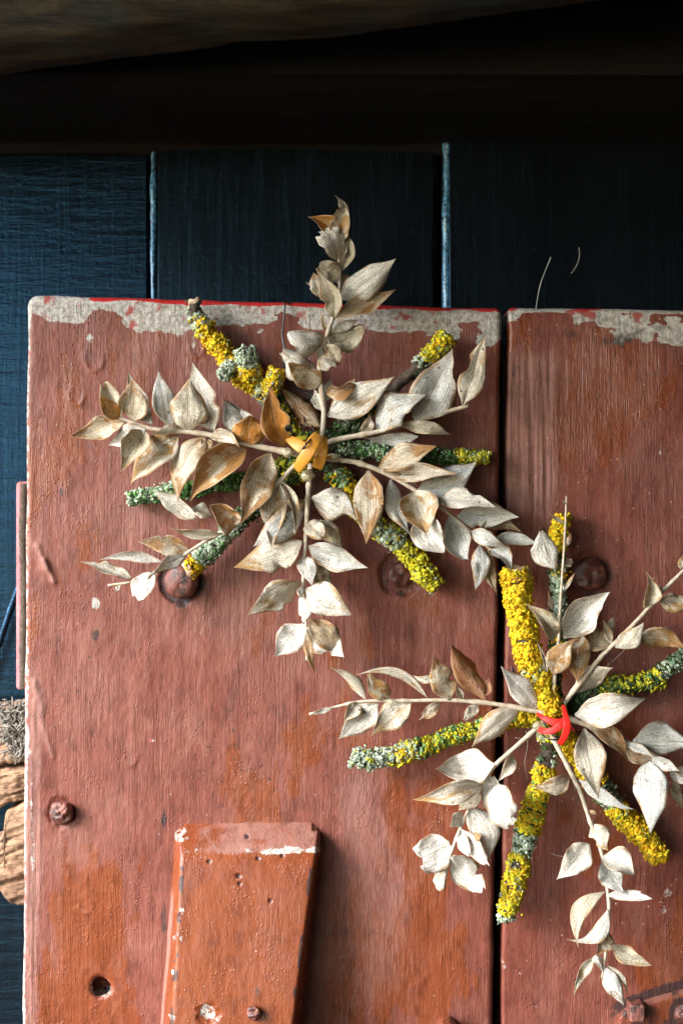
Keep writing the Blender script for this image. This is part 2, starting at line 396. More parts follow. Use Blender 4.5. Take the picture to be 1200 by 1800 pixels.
for (xa, xb, ya, yb, rr, dd) in ((269, 273, 200, 2100, .0030, WD + .004), (785, 782, 200, 2100, .0038, WD + .010)):  # added beads: sky glint on the plank edges put into blue colour
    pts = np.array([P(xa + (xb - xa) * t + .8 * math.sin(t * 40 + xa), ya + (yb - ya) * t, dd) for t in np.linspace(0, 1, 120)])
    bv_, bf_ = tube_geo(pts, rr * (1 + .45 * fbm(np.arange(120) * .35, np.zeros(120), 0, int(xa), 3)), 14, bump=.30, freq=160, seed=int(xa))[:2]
    mk('glint_bead', bv_, bf_, M['bead'], wall, label='added blue bead painted as the sky glint in the plank joint')
def lump_beam(name, ends, profile, nseg, nstep, amp, freq, mat, seed, **props):
    """hewn beam: closed profile [(depth, drop)] swept from end to end, with lumpy faces"""
    (a, b) = [np.array(e, float) for e in ends]
    pr = smooth_path(np.array(profile + profile[:1]), nseg + 1)[:-1]
    V = []
    for t in np.linspace(0, 1, nstep):
        c = a + (b - a) * t
        pts = np.stack([np.full(nseg, c[0]), c[1] - pr[:, 0], c[2] + pr[:, 1]], -1)
        n = fbm(pts[:, 0] * freq[0], pts[:, 1] * freq[1], pts[:, 2] * freq[1], seed, 4)
        cen = np.array([c[0], c[1] - pr[:, 0].mean(), c[2] + pr[:, 1].mean()]); dirv = pts - cen; dirv[:, 0] = 0; dirv /= np.linalg.norm(dirv, axis=1)[:, None]
        V.append(pts + dirv * (n * amp)[:, None])
    V = np.array(V); V = np.concatenate([np.repeat(V[:1].mean(1, keepdims=True), nseg, 1), V, np.repeat(V[-1:].mean(1, keepdims=True), nseg, 1)])
    return mk(name, V.reshape(-1, 3), gridfaces(len(V), nseg, True), mat, None, **props)

e0, e1 = P(-500, 165, .13), P(1900, -150, .33)
beam = lump_beam('hewn_beam', (e0, e1), [(0, 0.0), (.022, .006), (.036, .03), (.04, .07), (.03, .13), (-.05, .13), (-.055, .05), (-.045, .004), (-.02, -.002)], 48, 160, .006, (9, 26), M['beam'], 3,
                 label='rough weathered beam running across the top edge of the photo', category='beam')
e0, e1 = P(-700, 232, -.07), P(1900, 236, -.07)
lintel = lump_beam('lintel_beam', (e0, e1), [(-.03, -.002), (.05, .0), (.13, -.001), (.172, .004), (.180, .012), (.176, .15), (.05, .16), (-.038, .15), (-.038, .0)], 64, 140, .003, (9, 40), M['lintel'], 8,
                   label='timber lintel coloured shade black across the top of the plank wall', category='beam')
rz = Z0 + .56
def prism(name, xy, z0, z1, mat, **props):
    rv = [(x, y, z0) for x, y in xy] + [(x, y, z1) for x, y in xy]; k = len(xy)
    return mk(name, rv, [tuple(range(k)), tuple(range(2 * k - 1, k - 1, -1))] + [(i, i + k, (i + 1) % k + k, (i + 1) % k) for i in range(k)], mat, None, smooth=False, **props)
prism('roof_blocker', [(-1.7, .14), (-1.7, -.20), (-1.02, -.25), (-.95, -.80), (-1.4, -1.5), (-1.25, -4.3), (-.78, -4.3), (.60, -1.72), (.61, .14)], rz, rz + .03, M['blocker'],  # added, out of view; outline shaped to shade the upper right
      label='added unseen roof overhead, shaped to shade the upper right', category='blocker')
prism('wall_blocker', [(.62, .06), (.62, -1.7), (-.85, -4.4), (-.79, -4.46), (.70, -1.75), (.70, .06)], Z0 - 1.3, rz + 1.2, M['blocker'],  # added, out of view; bent behind the camera to block frontal sky
      label='added unseen wall right of the half door, blocking sky light', category='wall')

# ------------------------------------------------------------------ the red half door
door = empty('half_door', P(600, 2100, -.045), 'half door of two wide red brown planks with chipped pale top edge', 'door')
BOLTS = [(318, 1022), (705, 1008), (1037, 1010), (108, 1428)]

def painted_plank(xl, xr, y0l, y0r, y1, seed, chip_h, corner, step=2.5, thick=.042, dz=0.0, hole=None):
    """front face as a fine relief that rolls over at its edges, sides extruded back. xl, xr: (x at top, x at bottom)"""
    W = xr[0] - xl[0]; nx = int(W / step) + 1; ny = int((y1 - y0l) / step) + 1
    u = np.linspace(0, 1, nx)[None, :]; v = np.linspace(0, 1, ny)[:, None]
    # finer rows and columns near the edges
    u = u - .012 * np.sin(2 * np.pi * u) / 1.0 * .5; 
    top = y0l + (y0r - y0l) * u
    y = top + (y1 - top) * v
    xa = xl[0] + (xl[1] - xl[0]) * v; xb = xr[0] + (xr[1] - xr[0]) * v
    x = xa + (xb - xa) * u; y = np.broadcast_to(y, x.shape).copy()
    eL, eR, eT = x - xa, xb - x, y - top
    # rounded corners
    for (cx, r) in (('L', corner[0]), ('R', corner[1])):
        e = eL if cx == 'L' else eR
        m = (e < r) & (eT < r)
        dx, dy = r - e, r - eT; q = np.hypot(dx, dy); mx = np.maximum(dx, dy) / np.maximum(q, 1e-6)
        f = np.where(m, mx, 1.0)
        x += np.where(m, (dx - dx * f) * (1 if cx == 'L' else -1), 0); y += np.where(m, dy - dy * f, 0)
        if cx == 'L': eL = np.where(m, eL + 0, eL)
    rr = 9.0
    lx = (x - 600) * S; lz = (900 - y) * S
    # ragged outline
    wl = fbm(y / 60, 0 * y + seed, 0, seed, 4) * 2.0; wr = fbm(y / 60, 0 * y + seed + 9, 0, seed, 4) * 2.0; wt = fbm(x / 50, 0 * x + seed + 4, 0, seed, 4) * 1.6
    x += wl * sstep(12, 0, eL) - wr * sstep(12, 0, eR); y += wt * sstep(12, 0, eT)
    def roll(e, r): return r * (1 - np.sqrt(np.clip(1 - (1 - np.clip(e / r, 0, 1)) ** 2, 0, 1)))
    h = -(np.maximum.reduce([roll(eL, rr * .8), roll(eR, rr), roll(eT, rr * 1.2)])) * S
    # broad undulation and old brush ridges
    h += .0006 * fbm(x / 120, y / 190, 0, seed + 1, 4) + .00022 * fbm(x / 9, y / 160, 0, seed + 2, 3) + .00012 * fbm(x / 11, y / 14, 0, seed + 3, 3)
    wear_glint = np.zeros(x.shape + (4,)); grime = np.zeros(x.shape + (4,)); grime[..., 3] = 1
    hh = np.interp(x[0], chip_h[0], chip_h[1])[None, :]
    edge_n = fbm(x / 45, y / 30, 0, seed + 5, 5)
    wear_glint[..., 0] = sstep(14, -14, eT - hh - edge_n * 22) * .86
    # holes of old paint inside the chipped band
    wear_glint[..., 0] *= 1 - .8 * sstep(.22, .42, fbm(x / 55, y / 28, 0, seed + 6, 4)) * sstep(3, 10, eT)
    redspan = np.interp(x[0], chip_h[0], chip_h[2])[None, :]
    wear_glint[..., 1] = sstep(12, 3, eT + edge_n * 5) * redspan
    wear_glint[..., 2] = .44 + .30 * fbm(x / 150, y / 240, 0, seed + 7, 4)
    wear_glint[..., 3] = .30 + .40 * fbm(x / 70, y / 200, 0, seed + 8, 4)
    grime[..., 0] = .10 * sstep(.1, .7, fbm(x / 26, y / 40, 0, seed + 10, 4)) * 2.2
    # worn, cracked strips along the long edges
    if seed == 20:
        m = sstep(42, 18, eL + 12 * fbm(y / 90, x / 200, 0, 77, 3)) * sstep(1080, 1300, y)
        h += m * (.0009 * fbm(x / 5, y / 140, 0, 41, 3)); wear_glint[..., 3] += m * .55; wear_glint[..., 0] += m * .48 * sstep(-.1, .5, fbm(x / 8, y / 150, 0, 42, 3))
        wear_glint[..., 0] += .54 * sstep(9, 1, eL)                                            # rubbed pale arris
        m2 = sstep(640, 760, x) * sstep(1350, 1750, y) * .0 + np.exp(-((x - 650) / 90) ** 2 - ((y - 1600) / 260) ** 2)
        wear_glint[..., 3] += .35 * m2
        m3 = np.exp(-((x - 190) / 90) ** 2 - ((y - 1590) / 150) ** 2); wear_glint[..., 2] += .13 * m3
        for (a, b, c, d2, w, hgt) in ((66, 962, 80, 1000, 7, .0016), (78, 985, 94, 1022, 5, .0020), (60, 1200, 74, 1250, 6, .0012), (62, 1235, 92, 1330, 5, .0008)):
            tt = np.clip(((x - a) * (c - a) + (y - b) * (d2 - b)) / ((c - a) ** 2 + (d2 - b) ** 2), 0, 1); q = np.hypot(x - a - tt * (c - a), y - b - tt * (d2 - b))
            h += hgt * np.exp(-(q / w) ** 2); wear_glint[..., 3] += .5 * np.exp(-(q / w) ** 2)
        # paint blisters with curled rims
        for (a, b, r0) in ((165, 628, 17), (135, 692, 14), (230, 1335, 9), (150, 1590, 12), (345, 610, 12)):
            q = np.hypot(x - a, (y - b) * .75) + 3 * fbm(x / 8, y / 8, 0, 5, 2)
            h += .0007 * np.exp(-((q - r0) / 3.2) ** 2) * sstep(-20, 8, y - b); wear_glint[..., 3] += .25 * sstep(r0, r0 - 4, q)
        for (a, b, rx, ry) in ((158, 595, 9, 12), (168, 1060, 12, 16), (340, 602, 6, 16), (267, 1302, 8, 5)):
            q = np.hypot((x - a) / rx, (y - b) / ry); wear_glint[..., 0] += .55 * sstep(1.1, .5, q)
        g3 = np.exp(-((x - 410) / 110) ** 2 - ((y - 1330) / 110) ** 2) + .8 * np.exp(-((x - 130) / 60) ** 2 - ((y - 1190) / 90) ** 2) + .35
        grime[..., 0] += .60 * g3 * sstep(.40, .62, fbm(x / 5, y / 5, 0, 55, 2)) + .30 * g3 * sstep(.1, .6, fbm(x / 34, y / 44, 0, 56, 4))
        for (a, b, rx, ry) in ((168, 1118, 12, 16), (288, 1440, 7, 26), (288, 1615, 9, 40), (108, 865, 5, 10), (300, 1770, 16, 40), (290, 880, 5, 22)):
            q = np.hypot((x - a) / rx, (y - b) / ry); grime[..., 0] += .6 * sstep(1.2, .4, q)
    else:
        m = sstep(125, 60, eL + 18 * fbm(y / 120, x / 200, 0, 78, 3)) * sstep(600, 660, y) * sstep(1010, 820, y)
        ck = fbm(x / 7, y / 210, 0, 43, 3)
        h += m * .0017 * ck; wear_glint[..., 3] += m * .75; wear_glint[..., 0] += m * .44 * sstep(.15, .55, ck); grime[..., 0] += m * .5 * sstep(-.25, -.6, ck)
        m3 = np.exp(-((x - 1080) / 90) ** 2 - ((y - 680) / 80) ** 2); wear_glint[..., 2] += .42 * m3; grime[..., 0] += .42 * np.exp(-((y - 585 - 14 * np.sin(x / 40)) / 16) ** 2) * sstep(930, 980, x)
        for (a, b, rx, ry) in ((1168, 1580, 22, 70), (1160, 800, 5, 40), (1155, 700, 12, 12), (885, 1690, 10, 35)):
            q = np.hypot((x - a) / rx, (y - b) / ry); wear_glint[..., 0] += .42 * sstep(1.1, .3, q)
        q = y - np.interp(x, [1040, 1090, 1150, 1210], [1800, 1768, 1748, 1728]); grime[..., 0] += .75 * sstep(26, 4, np.abs(q)) * sstep(1050, 1090, x)
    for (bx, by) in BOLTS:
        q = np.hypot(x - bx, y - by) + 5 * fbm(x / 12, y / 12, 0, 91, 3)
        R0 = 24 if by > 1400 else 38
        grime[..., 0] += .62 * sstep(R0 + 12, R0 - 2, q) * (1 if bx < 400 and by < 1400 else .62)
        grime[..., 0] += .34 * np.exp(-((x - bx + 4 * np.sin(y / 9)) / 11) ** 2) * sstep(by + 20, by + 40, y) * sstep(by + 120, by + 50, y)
        h -= .0022 * sstep(R0 + 6, R0 - 4, q)
    fl = np.zeros(x.shape, bool)
    if hole:
        hx, hy, hr = hole; q = np.hypot(x - hx, y - hy); ang = np.arctan2(y - hy, x - hx)
        rim = hr * (1 + .05 * np.sin(3 * ang + 1))
        near = np.abs(q - rim) < step * .75
        x = np.where(near, hx + rim * np.cos(ang), x); y = np.where(near, hy + rim * np.sin(ang), y)
        h = np.where(q < rim - step * .75, -.024 + .008 * sstep(0, hr, y - hy), h)
        h -= .0015 * sstep(rim + 5, rim, q) * (q >= rim - step * .75)
        wear_glint[..., 0] += .45 * sstep(hr + 4, hr + 1, q) * sstep(hr - 4, hr - 1, q); wear_glint[..., 0] += .5 * ((q < hr - 1) & (y > hy))
    V = PA(x, y, h + dz).reshape(-1, 3)
    # skirt back
    idx = np.arange(ny * nx).reshape(ny, nx); loop = np.concatenate([idx[0, :], idx[1:, -1], idx[-1, -2::-1], idx[-2:0:-1, 0]])
    sk = V[loop].copy(); sk[:, 1] = thick - dz
    n0 = len(V); L = len(loop); F = gridfaces(ny, nx)
    i = np.arange(L); j = (i + 1) % L
    F2 = np.stack([loop[j], loop[i], n0 + i, n0 + j], -1)
    A = np.concatenate([np.clip(wear_glint, 0, 1).reshape(-1, 4), np.clip(wear_glint, 0, 1).reshape(-1, 4)[loop]]); B = np.concatenate([np.clip(grime, 0, 1).reshape(-1, 4), np.clip(grime, 0, 1).reshape(-1, 4)[loop]])
    return mk('plank', np.concatenate([V, sk]), np.concatenate([F, F2]), M['paint'], door, attrs={'wear_glint': A, 'grime': B})

painted_plank((50, 38), (881, 861), 519, 543, 2100, 20,
              ([50, 150, 165, 205, 225, 330, 500, 620, 760, 880], [46, 52, 24, 26, 56, 54, 48, 40, 54, 58], [.0, .1, .9, .9, .6, .85, .9, .9, .75, .7]), (20, 9), hole=(177, 1735, 18))
painted_plank((893, 877), (1500, 1495), 541, 550, 2100, 60,
              ([893, 915, 960, 1030, 1100, 1140, 1200, 1500], [42, 40, 30, 28, 54, 68, 64, 60], [.8, .3, .0, .75, .0, 0, 0, 0]), (7, 7), dz=-.002)

# batten behind, at the left edge
plank_box('batten', 27, 330, 846, 1214, -.075, -.043, .004, M['pinkw'], door)
bv = []
rngd = np.random.default_rng(3)
cv, cf = tube_geo(smooth_path([P(43, 850, -.042), P(41, 940, -.041), P(43, 1040, -.041), P(41, 1130, -.041), P(42, 1212, -.042)], 60), .0035, 8, bump=.6, freq=400, seed=5)[:2]
mk('packed_dirt', cv, cf, M['dirt'], door, kind='stuff')

def dome(name, px, py, r, hgt, mat, parent, d0=-.002, seed=0, lump=.12, flat=.38, **props):
    nr, na = 14, 40; V = []
    for i in range(nr):
        t = i / (nr - 1); a = np.linspace(0, 2 * np.pi, na, endpoint=False)
        rad = r * np.sin(t * math.pi / 2) ** .9; hh = hgt * (np.cos(t * math.pi / 2)) ** flat
        x = px + rad * np.cos(a); y = py + rad * np.sin(a)
        n = fbm(x / (r * .5), y / (r * .5), 0, seed, 3)
        rr = 1 + lump * .5 * fbm(np.cos(a) * 1.5, np.sin(a) * 1.5, 0, seed + 3, 2)
        x = px + rad * rr * np.cos(a); y = py + rad * rr * np.sin(a)
        V.append(PA(x, y, d0 + hh * (1 + lump * n)))
    return mk(name, np.array(V).reshape(-1, 3), gridfaces(nr, na, True), mat, parent, **props)

dome('bolt', 318, 1023, 30, .016, M['iron'], door, seed=1, label='dark domed bolt head under the lower left twig')
dome('bolt', 706, 1010, 24, .0050, M['ironp'], door, seed=2, lump=.28)
dome('bolt', 1037, 1010, 31, .010, M['ironp'], door, seed=3, lump=.28)
dome('bolt', 108, 1428, 21, .013, M['iron'], door, seed=6, lump=.3, label='small faceted bolt head near the left edge')

# thick wedge-shaped block low on the left plank (a relief that stands out further towards the bottom)
def wedge(name, xs, ys, left, right, top, front, slopes, parent, seed, step=2.0, smin=.0058, deck=None, **props):
    nx = int((xs[1] - xs[0]) / step); ny = int((ys[1] - ys[0]) / step)
    x = np.linspace(*xs, nx)[None, :] + np.zeros((ny, 1)); y = np.linspace(*ys, ny)[:, None] + np.zeros((1, nx))
    el = x - np.interp(y, *left) + 1.2 * fbm(y / 40, y * 0, 0, seed, 3); er = np.interp(y, *right) - x + 1.2 * fbm(y / 40, y * 0 + 5, 0, seed, 3); et = y - np.interp(x, *top) + 1.2 * fbm(x / 40, x * 0, 0, seed, 3)
    hs = [np.interp(y, *front) + .0005 * fbm(x / 60, y / 90, 0, seed, 4), el * slopes[0], er * slopes[1], et * slopes[2]]
    kk = smin
    cr = 15.0
    for ee, sl in ((el, slopes[0]), (er, slopes[1])): hs.append((cr - np.hypot(np.maximum(cr - ee, 0), np.maximum(cr - et, 0))) * min(sl, slopes[2]) * 1.6 + np.where((ee > cr) | (et > cr), .05, 0))
    h = -kk * np.log(sum(np.exp(-a / kk) for a in hs)); h = np.maximum(h, -.006)
    wear_glint = np.zeros(x.shape + (4,)); grime = np.zeros(x.shape + (4,)); grime[..., 3] = 1
    ord_ = np.argmin(np.stack(hs), 0)
    if deck is not None: deck(x, y, h, ord_, el, er, et, wear_glint, grime)
    V = PA(x, y, h).reshape(-1, 3)
    return mk(name, V, gridfaces(ny, nx), M['paint'], parent, attrs={'wear_glint': np.clip(wear_glint, 0, 1), 'grime': np.clip(grime, 0, 1)}, **props)

def block_deck(x, y, h, o, el, er, et, wear_glint, grime):
    n = fbm(x / 30, y / 20, 0, 7, 4); n2 = fbm(x / 14, y / 9, 0, 9, 4)
    wear_glint[..., 2] = .62 + .25 * fbm(x / 70, y / 90, 0, 12, 3); grime[..., 1] = np.clip(.75 + .6 * fbm(x / 80, y / 100, 0, 19, 3), .25, 1)
    wear_glint[..., 3] = .25 + .35 * fbm(x / 60, y / 110, 0, 13, 3)
    band = sstep(58, 46, et + 4 * n2); grime[..., 1] *= 1 - .6 * band
    wear_glint[..., 3] += band * (.62 + .4 * n) * sstep(310, 400, x + 40 * n)
    wear_glint[..., 0] += .47 * sstep(14, 2, np.abs(et - 50 + 3 * n2)) * (.80 + .6 * n); grime[..., 0] += .40 * sstep(9, 3, np.abs(et - 56 + 3 * n2)) * sstep(0, .4, n2); wear_glint[..., 3] += .9 * sstep(9, 2, el) * sstep(1540, 1600, y); grime[..., 1] *= 1 - sstep(9, 2, el) * sstep(1540, 1600, y)  # also paints a pale pink highlight down the outer left edge
    wear_glint[..., 0] += .5 * sstep(26, 8, np.hypot(x - 318, y - 1470)) + .35 * sstep(.15, .5, n) * band * sstep(420, 470, x)
    chipn = fbm(x / 12, y / 26, 0, 15, 3)
    ed = np.abs(x - np.interp(y, (1500, 1800), (322, 303)))
    grime[..., 0] += .75 * sstep(9, 2, ed) * sstep(-.05, .35, chipn) * sstep(1500, 1510, y)
    wear_glint[..., 0] += .7 * sstep(9, 3, np.abs(ed - 3)) * sstep(.3, .5, fbm(x / 16, y / 16, 0, 18, 3)) * sstep(1500, 1510, y)
    ed = np.abs(x - np.interp(y, (1500, 1800), (549, 512)))
    grime[..., 0] += .8 * sstep(7, 1, ed) * sstep(-.15, .25, chipn) * sstep(1500, 1510, y)
    for (a, b, rx, ry) in ((445, 1783, 18, 22), (452, 1745, 6, 16)): grime[..., 0] += .6 * sstep(1.2, .4, np.hypot((x - a) / rx, (y - b) / ry))
    for (a, b, rx, ry) in ((366, 1780, 22, 24),): wear_glint[..., 0] += .5 * sstep(1.1, .4, np.hypot((x - a) / rx, (y - b) / ry))
    for (a, b, r0) in ((419, 1540, 5), (367, 1515, 4), (453, 1510, 4), (421, 1554, 4), (475, 1584, 4), (434, 1471, 5), (496, 1505, 4)):
        q = np.hypot(x - a, y - b); grime[..., 0] += .8 * sstep(r0 + 1, r0 - 2, q); h -= .0012 * sstep(r0 + 1, r0 - 2, q)
    q = np.hypot(x - 366, y - 1785); h -= .003 * sstep(26, 6, q + 6 * n2)

wedge('wedge_block', (268, 582), (1436, 2060), ((1440, 1500, 1800, 2060), (309, 306, 282, 262)), ((1440, 1500, 1800, 2060), (563, 563, 529, 500)), ((290, 580), (1449, 1445)),
      ((1440, 1500, 1800, 2060), (.024, .027, .052, .070)), (.0030, .0042, .00056), door, 5, deck=block_deck, label='glossy brown wedge block with chipped pale top')
dome('nail', 446, 1782, 13, .007, M['iron'], door, d0=.050, seed=12, lump=.3)
def peg_deck(x, y, h, o, el, er, et, wear_glint, grime): grime[..., 1] = .8; wear_glint[..., 2] = .75; wear_glint[..., 3] = .5; wear_glint[..., 0] = .25 * sstep(14, 2, et)
wedge('peg', (755, 822), (1776, 2060), ((1776, 1810, 2060), (768, 764, 760)), ((1776, 1810, 2060), (805, 809, 812)), ((755, 778, 790, 822), (1797, 1787, 1787, 1806)), ((1776, 2060), (.030, .034)), (.0022, .0030, .0016), door, 6, step=1.5, smin=.002, deck=peg_deck, label='tip of an orange wooden peg at the lower edge')
def plate_deck(x, y, h, o, el, er, et, wear_glint, grime): grime[..., 1] = .35; wear_glint[..., 2] = .55 + .2 * fbm(x / 50, y / 50, 0, 3, 3); wear_glint[..., 3] = .25 + .5 * sstep(12, 3, et); grime[..., 0] = .55 * sstep(.0, .5, fbm(x / 18, y / 18, 0, 21, 3)) + .5 * sstep(36, 20, np.hypot(x - 1122, y - 1782)) + .8 * sstep(9, 3, np.abs(np.hypot(x - 1202, y - 1783) - 22))
wedge('hinge_plate', (1060, 1500), (1700, 2060), ((1700, 1760, 1790, 2060), (1120, 1098, 1082, 1080)), ((1700, 2060), (1490, 1490)), ((1060, 1100, 1150, 1210, 1300, 1500), (1800, 1772, 1756, 1738, 1716, 1690)), ((1700, 2060), (.0055, .006)), (.0008, .0008, .0009), door, 9, step=2.0, smin=.0012, deck=plate_deck, label='painted iron strap in the lower right corner')
nut = plank_box('square_nut', 1107, 1134, 1768, 1800, .000, .018, .002, M['iron'], door)
dome('bolt', 1202, 1784, 18, .010, M['iron'], door, d0=.004, seed=14, lump=.2)

# ------------------------------------------------------------------ broken timber behind the left edge
tim = empty('broken_timber', P(0, 1595, -.09), 'stump of broken raw timber sticking out behind the door edge', 'timber')
def chunk(xs, top, bot, d, seed, lefty=None, amp=.005):
    nx, ny = 46, 60
    u = np.linspace(0, 1, nx)[None, :] + np.zeros((ny, 1)); v = np.linspace(0, 1, ny)[:, None] + np.zeros((1, nx))
    x = xs[0] + (xs[1] - xs[0]) * u; a = np.interp(x, *top); b = np.interp(x, *bot)
    a = a + 3 * fbm(x / 14, x * 0 + seed, 0, seed, 3); b = b + 4 * fbm(x / 10, x * 0 + seed, 0, seed + 1, 3)
    y = a + (b - a) * v; e = np.minimum(np.minimum(y - a, b - y), x - xs[0])
    h = d - .010 * (1 - np.sqrt(np.clip(1 - (1 - np.clip(e / 14, 0, 1)) ** 2, 0, 1))) + amp * fbm(x / 26, y / 22, 0, seed + 2, 4) + amp * .5 * fbm(x / 40 + y / 60, y / 5 + x / 20, 0, seed + 4, 3) - .004 * sstep(.25, .6, fbm(x / 60 + y / 40, y / 9 + x / 30, 0, seed + 6, 3))
    V = PA(x, y, h).reshape(-1, 3)
    idx = np.arange(ny * nx).reshape(ny, nx); loop = np.concatenate([idx[0, :], idx[1:, -1], idx[-1, -2::-1], idx[-2:0:-1, 0]])
    sk = V[loop].copy(); sk[:, 1] = .10; n0 = len(V); L = len(loop); i = np.arange(L); j = (i + 1) % L
    return mk('timber_piece', np.concatenate([V, sk]), np.concatenate([gridfaces(ny, nx), np.stack([loop[j], loop[i], n0 + i, n0 + j], -1)]), M['raw'], tim)
chunk((-60, 70), ((-60, 0, 48, 70), (1246, 1242, 1234, 1233)), ((-60, 48, 70), (1352, 1338, 1335)), -.055, 31)
chunk((-60, 70), ((-60, 0, 48, 70), (1366, 1352, 1342, 1340)), ((-60, 0, 48), (1436, 1420, 1404)), -.058, 35)
chunk((-60, 70), ((-60, -2, 6, 10, 48, 70), (1490, 1475, 1462, 1424, 1409, 1405)), ((-60, 0, 10, 32, 48, 70), (1552, 1564, 1582, 1592, 1594, 1595)), -.052, 39)
# frayed fibres on the top piece
vv, ff = [], []; o_ = 0
rf = np.random.default_rng(8)
for i in range(420):
    x, y = rf.uniform(2, 46), rf.uniform(1236, 1330); L = rf.uniform(8, 24); a = rf.uniform(0, 2 * np.pi) if i % 3 else rf.normal(1.6, .5)
    if (x < 14 and y > 1300): continue
    p = [P(x, y, -.046 + rf.uniform(-.004, .006))]
    for s_ in range(4):
        a += rf.normal(0, 1.0); q = p[-1].copy(); st = L * S / 4; q += np.array([math.cos(a) * st, rf.normal(0, .0012), -math.sin(a) * st]); p.append(q)
    V_, F_ = tube_geo(np.array(p), rf.uniform(.0003, .0010), 4)[:2]; vv.append(V_); ff.append(F_ + o_); o_ += len(V_)
mk('frayed_fibre', np.concatenate(vv), np.concatenate(ff), M['fibre'], tim, kind='stuff')

# added lath standing in for light streaks on the wall, far left
br = [P(-60, 1300, WD + .018), P(40, 1010, WD + .018)]
bv, bf = tube_geo(np.linspace(br[0], br[1], 30), .0032, 10, bump=.5, freq=90, seed=2)[:2]
mk('streak_lath', bv, bf, M['wall'], None, label='added diagonal lath standing for the blue light streaks left of the door', category='lath')

# ------------------------------------------------------------------ star decorations
tt_ = np.linspace(0, 1, 201)
_w = np.interp(tt_, [0, .05, .13, .26, .40, .55, .70, .82, .91, .96, 1], [.06, .20, .58, .91, 1, .90, .62, .34, .15, .06, .008])
_k = np.hanning(25); _k /= _k.sum(); _w = np.convolve(np.pad(_w, 12, mode='edge'), _k, 'valid'); _w[-1] = .01
LEAFN = [0]

def leaf(parent, spec, d0, rl):
    bx, by, tx, ty, hw, col = spec[:6]; o = spec[6] if len(spec) > 6 else {}
    LEAFN[0] += 1; sd = LEAFN[0] * 7
    zb = d0 + o.get('zb', 0); zt = d0 + o.get('z', rl.uniform(-.006, .012))
    B, T = P(bx, by, zb), P(tx, ty, zt)
    e = T - B; L = np.linalg.norm(e); en = e / L
    n = np.array([0, -1.0, 0]); roll = o.get('r', rl.normal(0, .30))
    s = np.cross(en, n); s /= np.linalg.norm(s); n = np.cross(s, en)
    s, n = s * math.cos(roll) + n * math.sin(roll), n * math.cos(roll) - s * math.sin(roll)
    H = hw * S / max(.55, math.cos(roll)) * 1.20
    fold = o.get('f', rl.normal(0.2, .3)); arch = o.get('a', rl.normal(.03, .12)); cup = o.get('q', rl.normal(0, .32)); cur = o.get('c', rl.normal(0, .04) * L / S) * S
    kcut = o.get('k', 1.0); rag = o.get('g', .10 if kcut < 1 else 0)
    nu, nv = 24, 11
    tt = np.linspace(0, 1, nu)[:, None] + np.zeros((1, nv)); v = np.linspace(-1, 1, nv)[None, :] + np.zeros((nu, 1))
    tmax = kcut - rag * (.5 + .5 * vnoise(v * 3.1, v * 0 + sd, 0, sd)) if kcut < 1 else 1.0
    t = tt * tmax
    w = np.interp(t, tt_, _w)
    if o.get('wide'): w = w ** o['wide']
    wl, wr = o.get('w', (1, 1)); sidef = np.where(v < 0, wl, wr)
    nb = list(o.get('b', []))
    if not nb and hw > 9 and rl.random() < .38: nb = [(rl.uniform(.3, .9), rl.choice([-1, 1]), rl.uniform(.03, .08), rl.uniform(.15, .5))]
    for (bt, side, bw, bd) in nb:
        sidef = sidef * np.where(np.sign(v) == side, 1 - bd * np.exp(-((t - bt) / bw) ** 4), 1)
    sidef = sidef * (1 + .05 * vnoise(t * 9, np.sign(v) * 3, 0, sd))
    lat = v * w * H * sidef
    arc = 4 * t * (1 - t)
    tipc = o.get('tc', rl.normal(0, .05)) * L * np.clip((t - .6) / .4, 0, 1) ** 2
    wave = o.get('v', .20) * H * np.sin(t * rl.uniform(7, 13) + rl.uniform(0, 6)) * v * np.abs(v) + .16 * H * fbm(t * 4, v * 1.8, 0, sd, 3)
    tw = o.get('tw', rl.normal(0, .26)) * (t - .3)
    sl = s[None, None] * np.cos(tw)[..., None] + n[None, None] * np.sin(tw)[..., None]; nl = n[None, None] * np.cos(tw)[..., None] - s[None, None] * np.sin(tw)[..., None]
    Pp = B + e * t[..., None] + s * (cur * arc + tipc * .5)[..., None] + n * (arch * L * arc + tipc * .6)[..., None]
    Pp = Pp + sl * (lat * math.cos(fold))[..., None] + nl * (np.abs(lat) * math.sin(fold) + cup * H * w * (v ** 2) + wave * w)[..., None]
    ga, gb = np.gradient(Pp, axis=0), np.gradient(Pp, axis=1); nn = np.cross(ga, gb); nn /= np.linalg.norm(nn, axis=-1, keepdims=True) + 1e-12
    th = .00007
    Vf, Vb = (Pp + nn * th).reshape(-1, 3), (Pp - nn * th).reshape(-1, 3)
    N = nu * nv; F = gridfaces(nu, nv); Fb = F[:, ::-1] + N
    idx = np.arange(N).reshape(nu, nv); loop = np.concatenate([idx[0, :], idx[1:, -1], idx[-1, -2::-1], idx[-2:0:-1, 0]]); i = np.arange(len(loop)); j = (i + 1) % len(loop)
    rimf = np.stack([loop[i], loop[i] + N, loop[j] + N, loop[j]], -1)
    uv1 = np.stack([t, v * .5 + .5], -1).reshape(-1, 2); uv = np.concatenate([uv1, uv1])
    pr = {}
    if 'label' in o: pr['label'] = o['label']
    return mk('leaf', np.concatenate([Vf, Vb]), np.concatenate([F, Fb, rimf]), LM[col], parent, uv=uv, **pr)

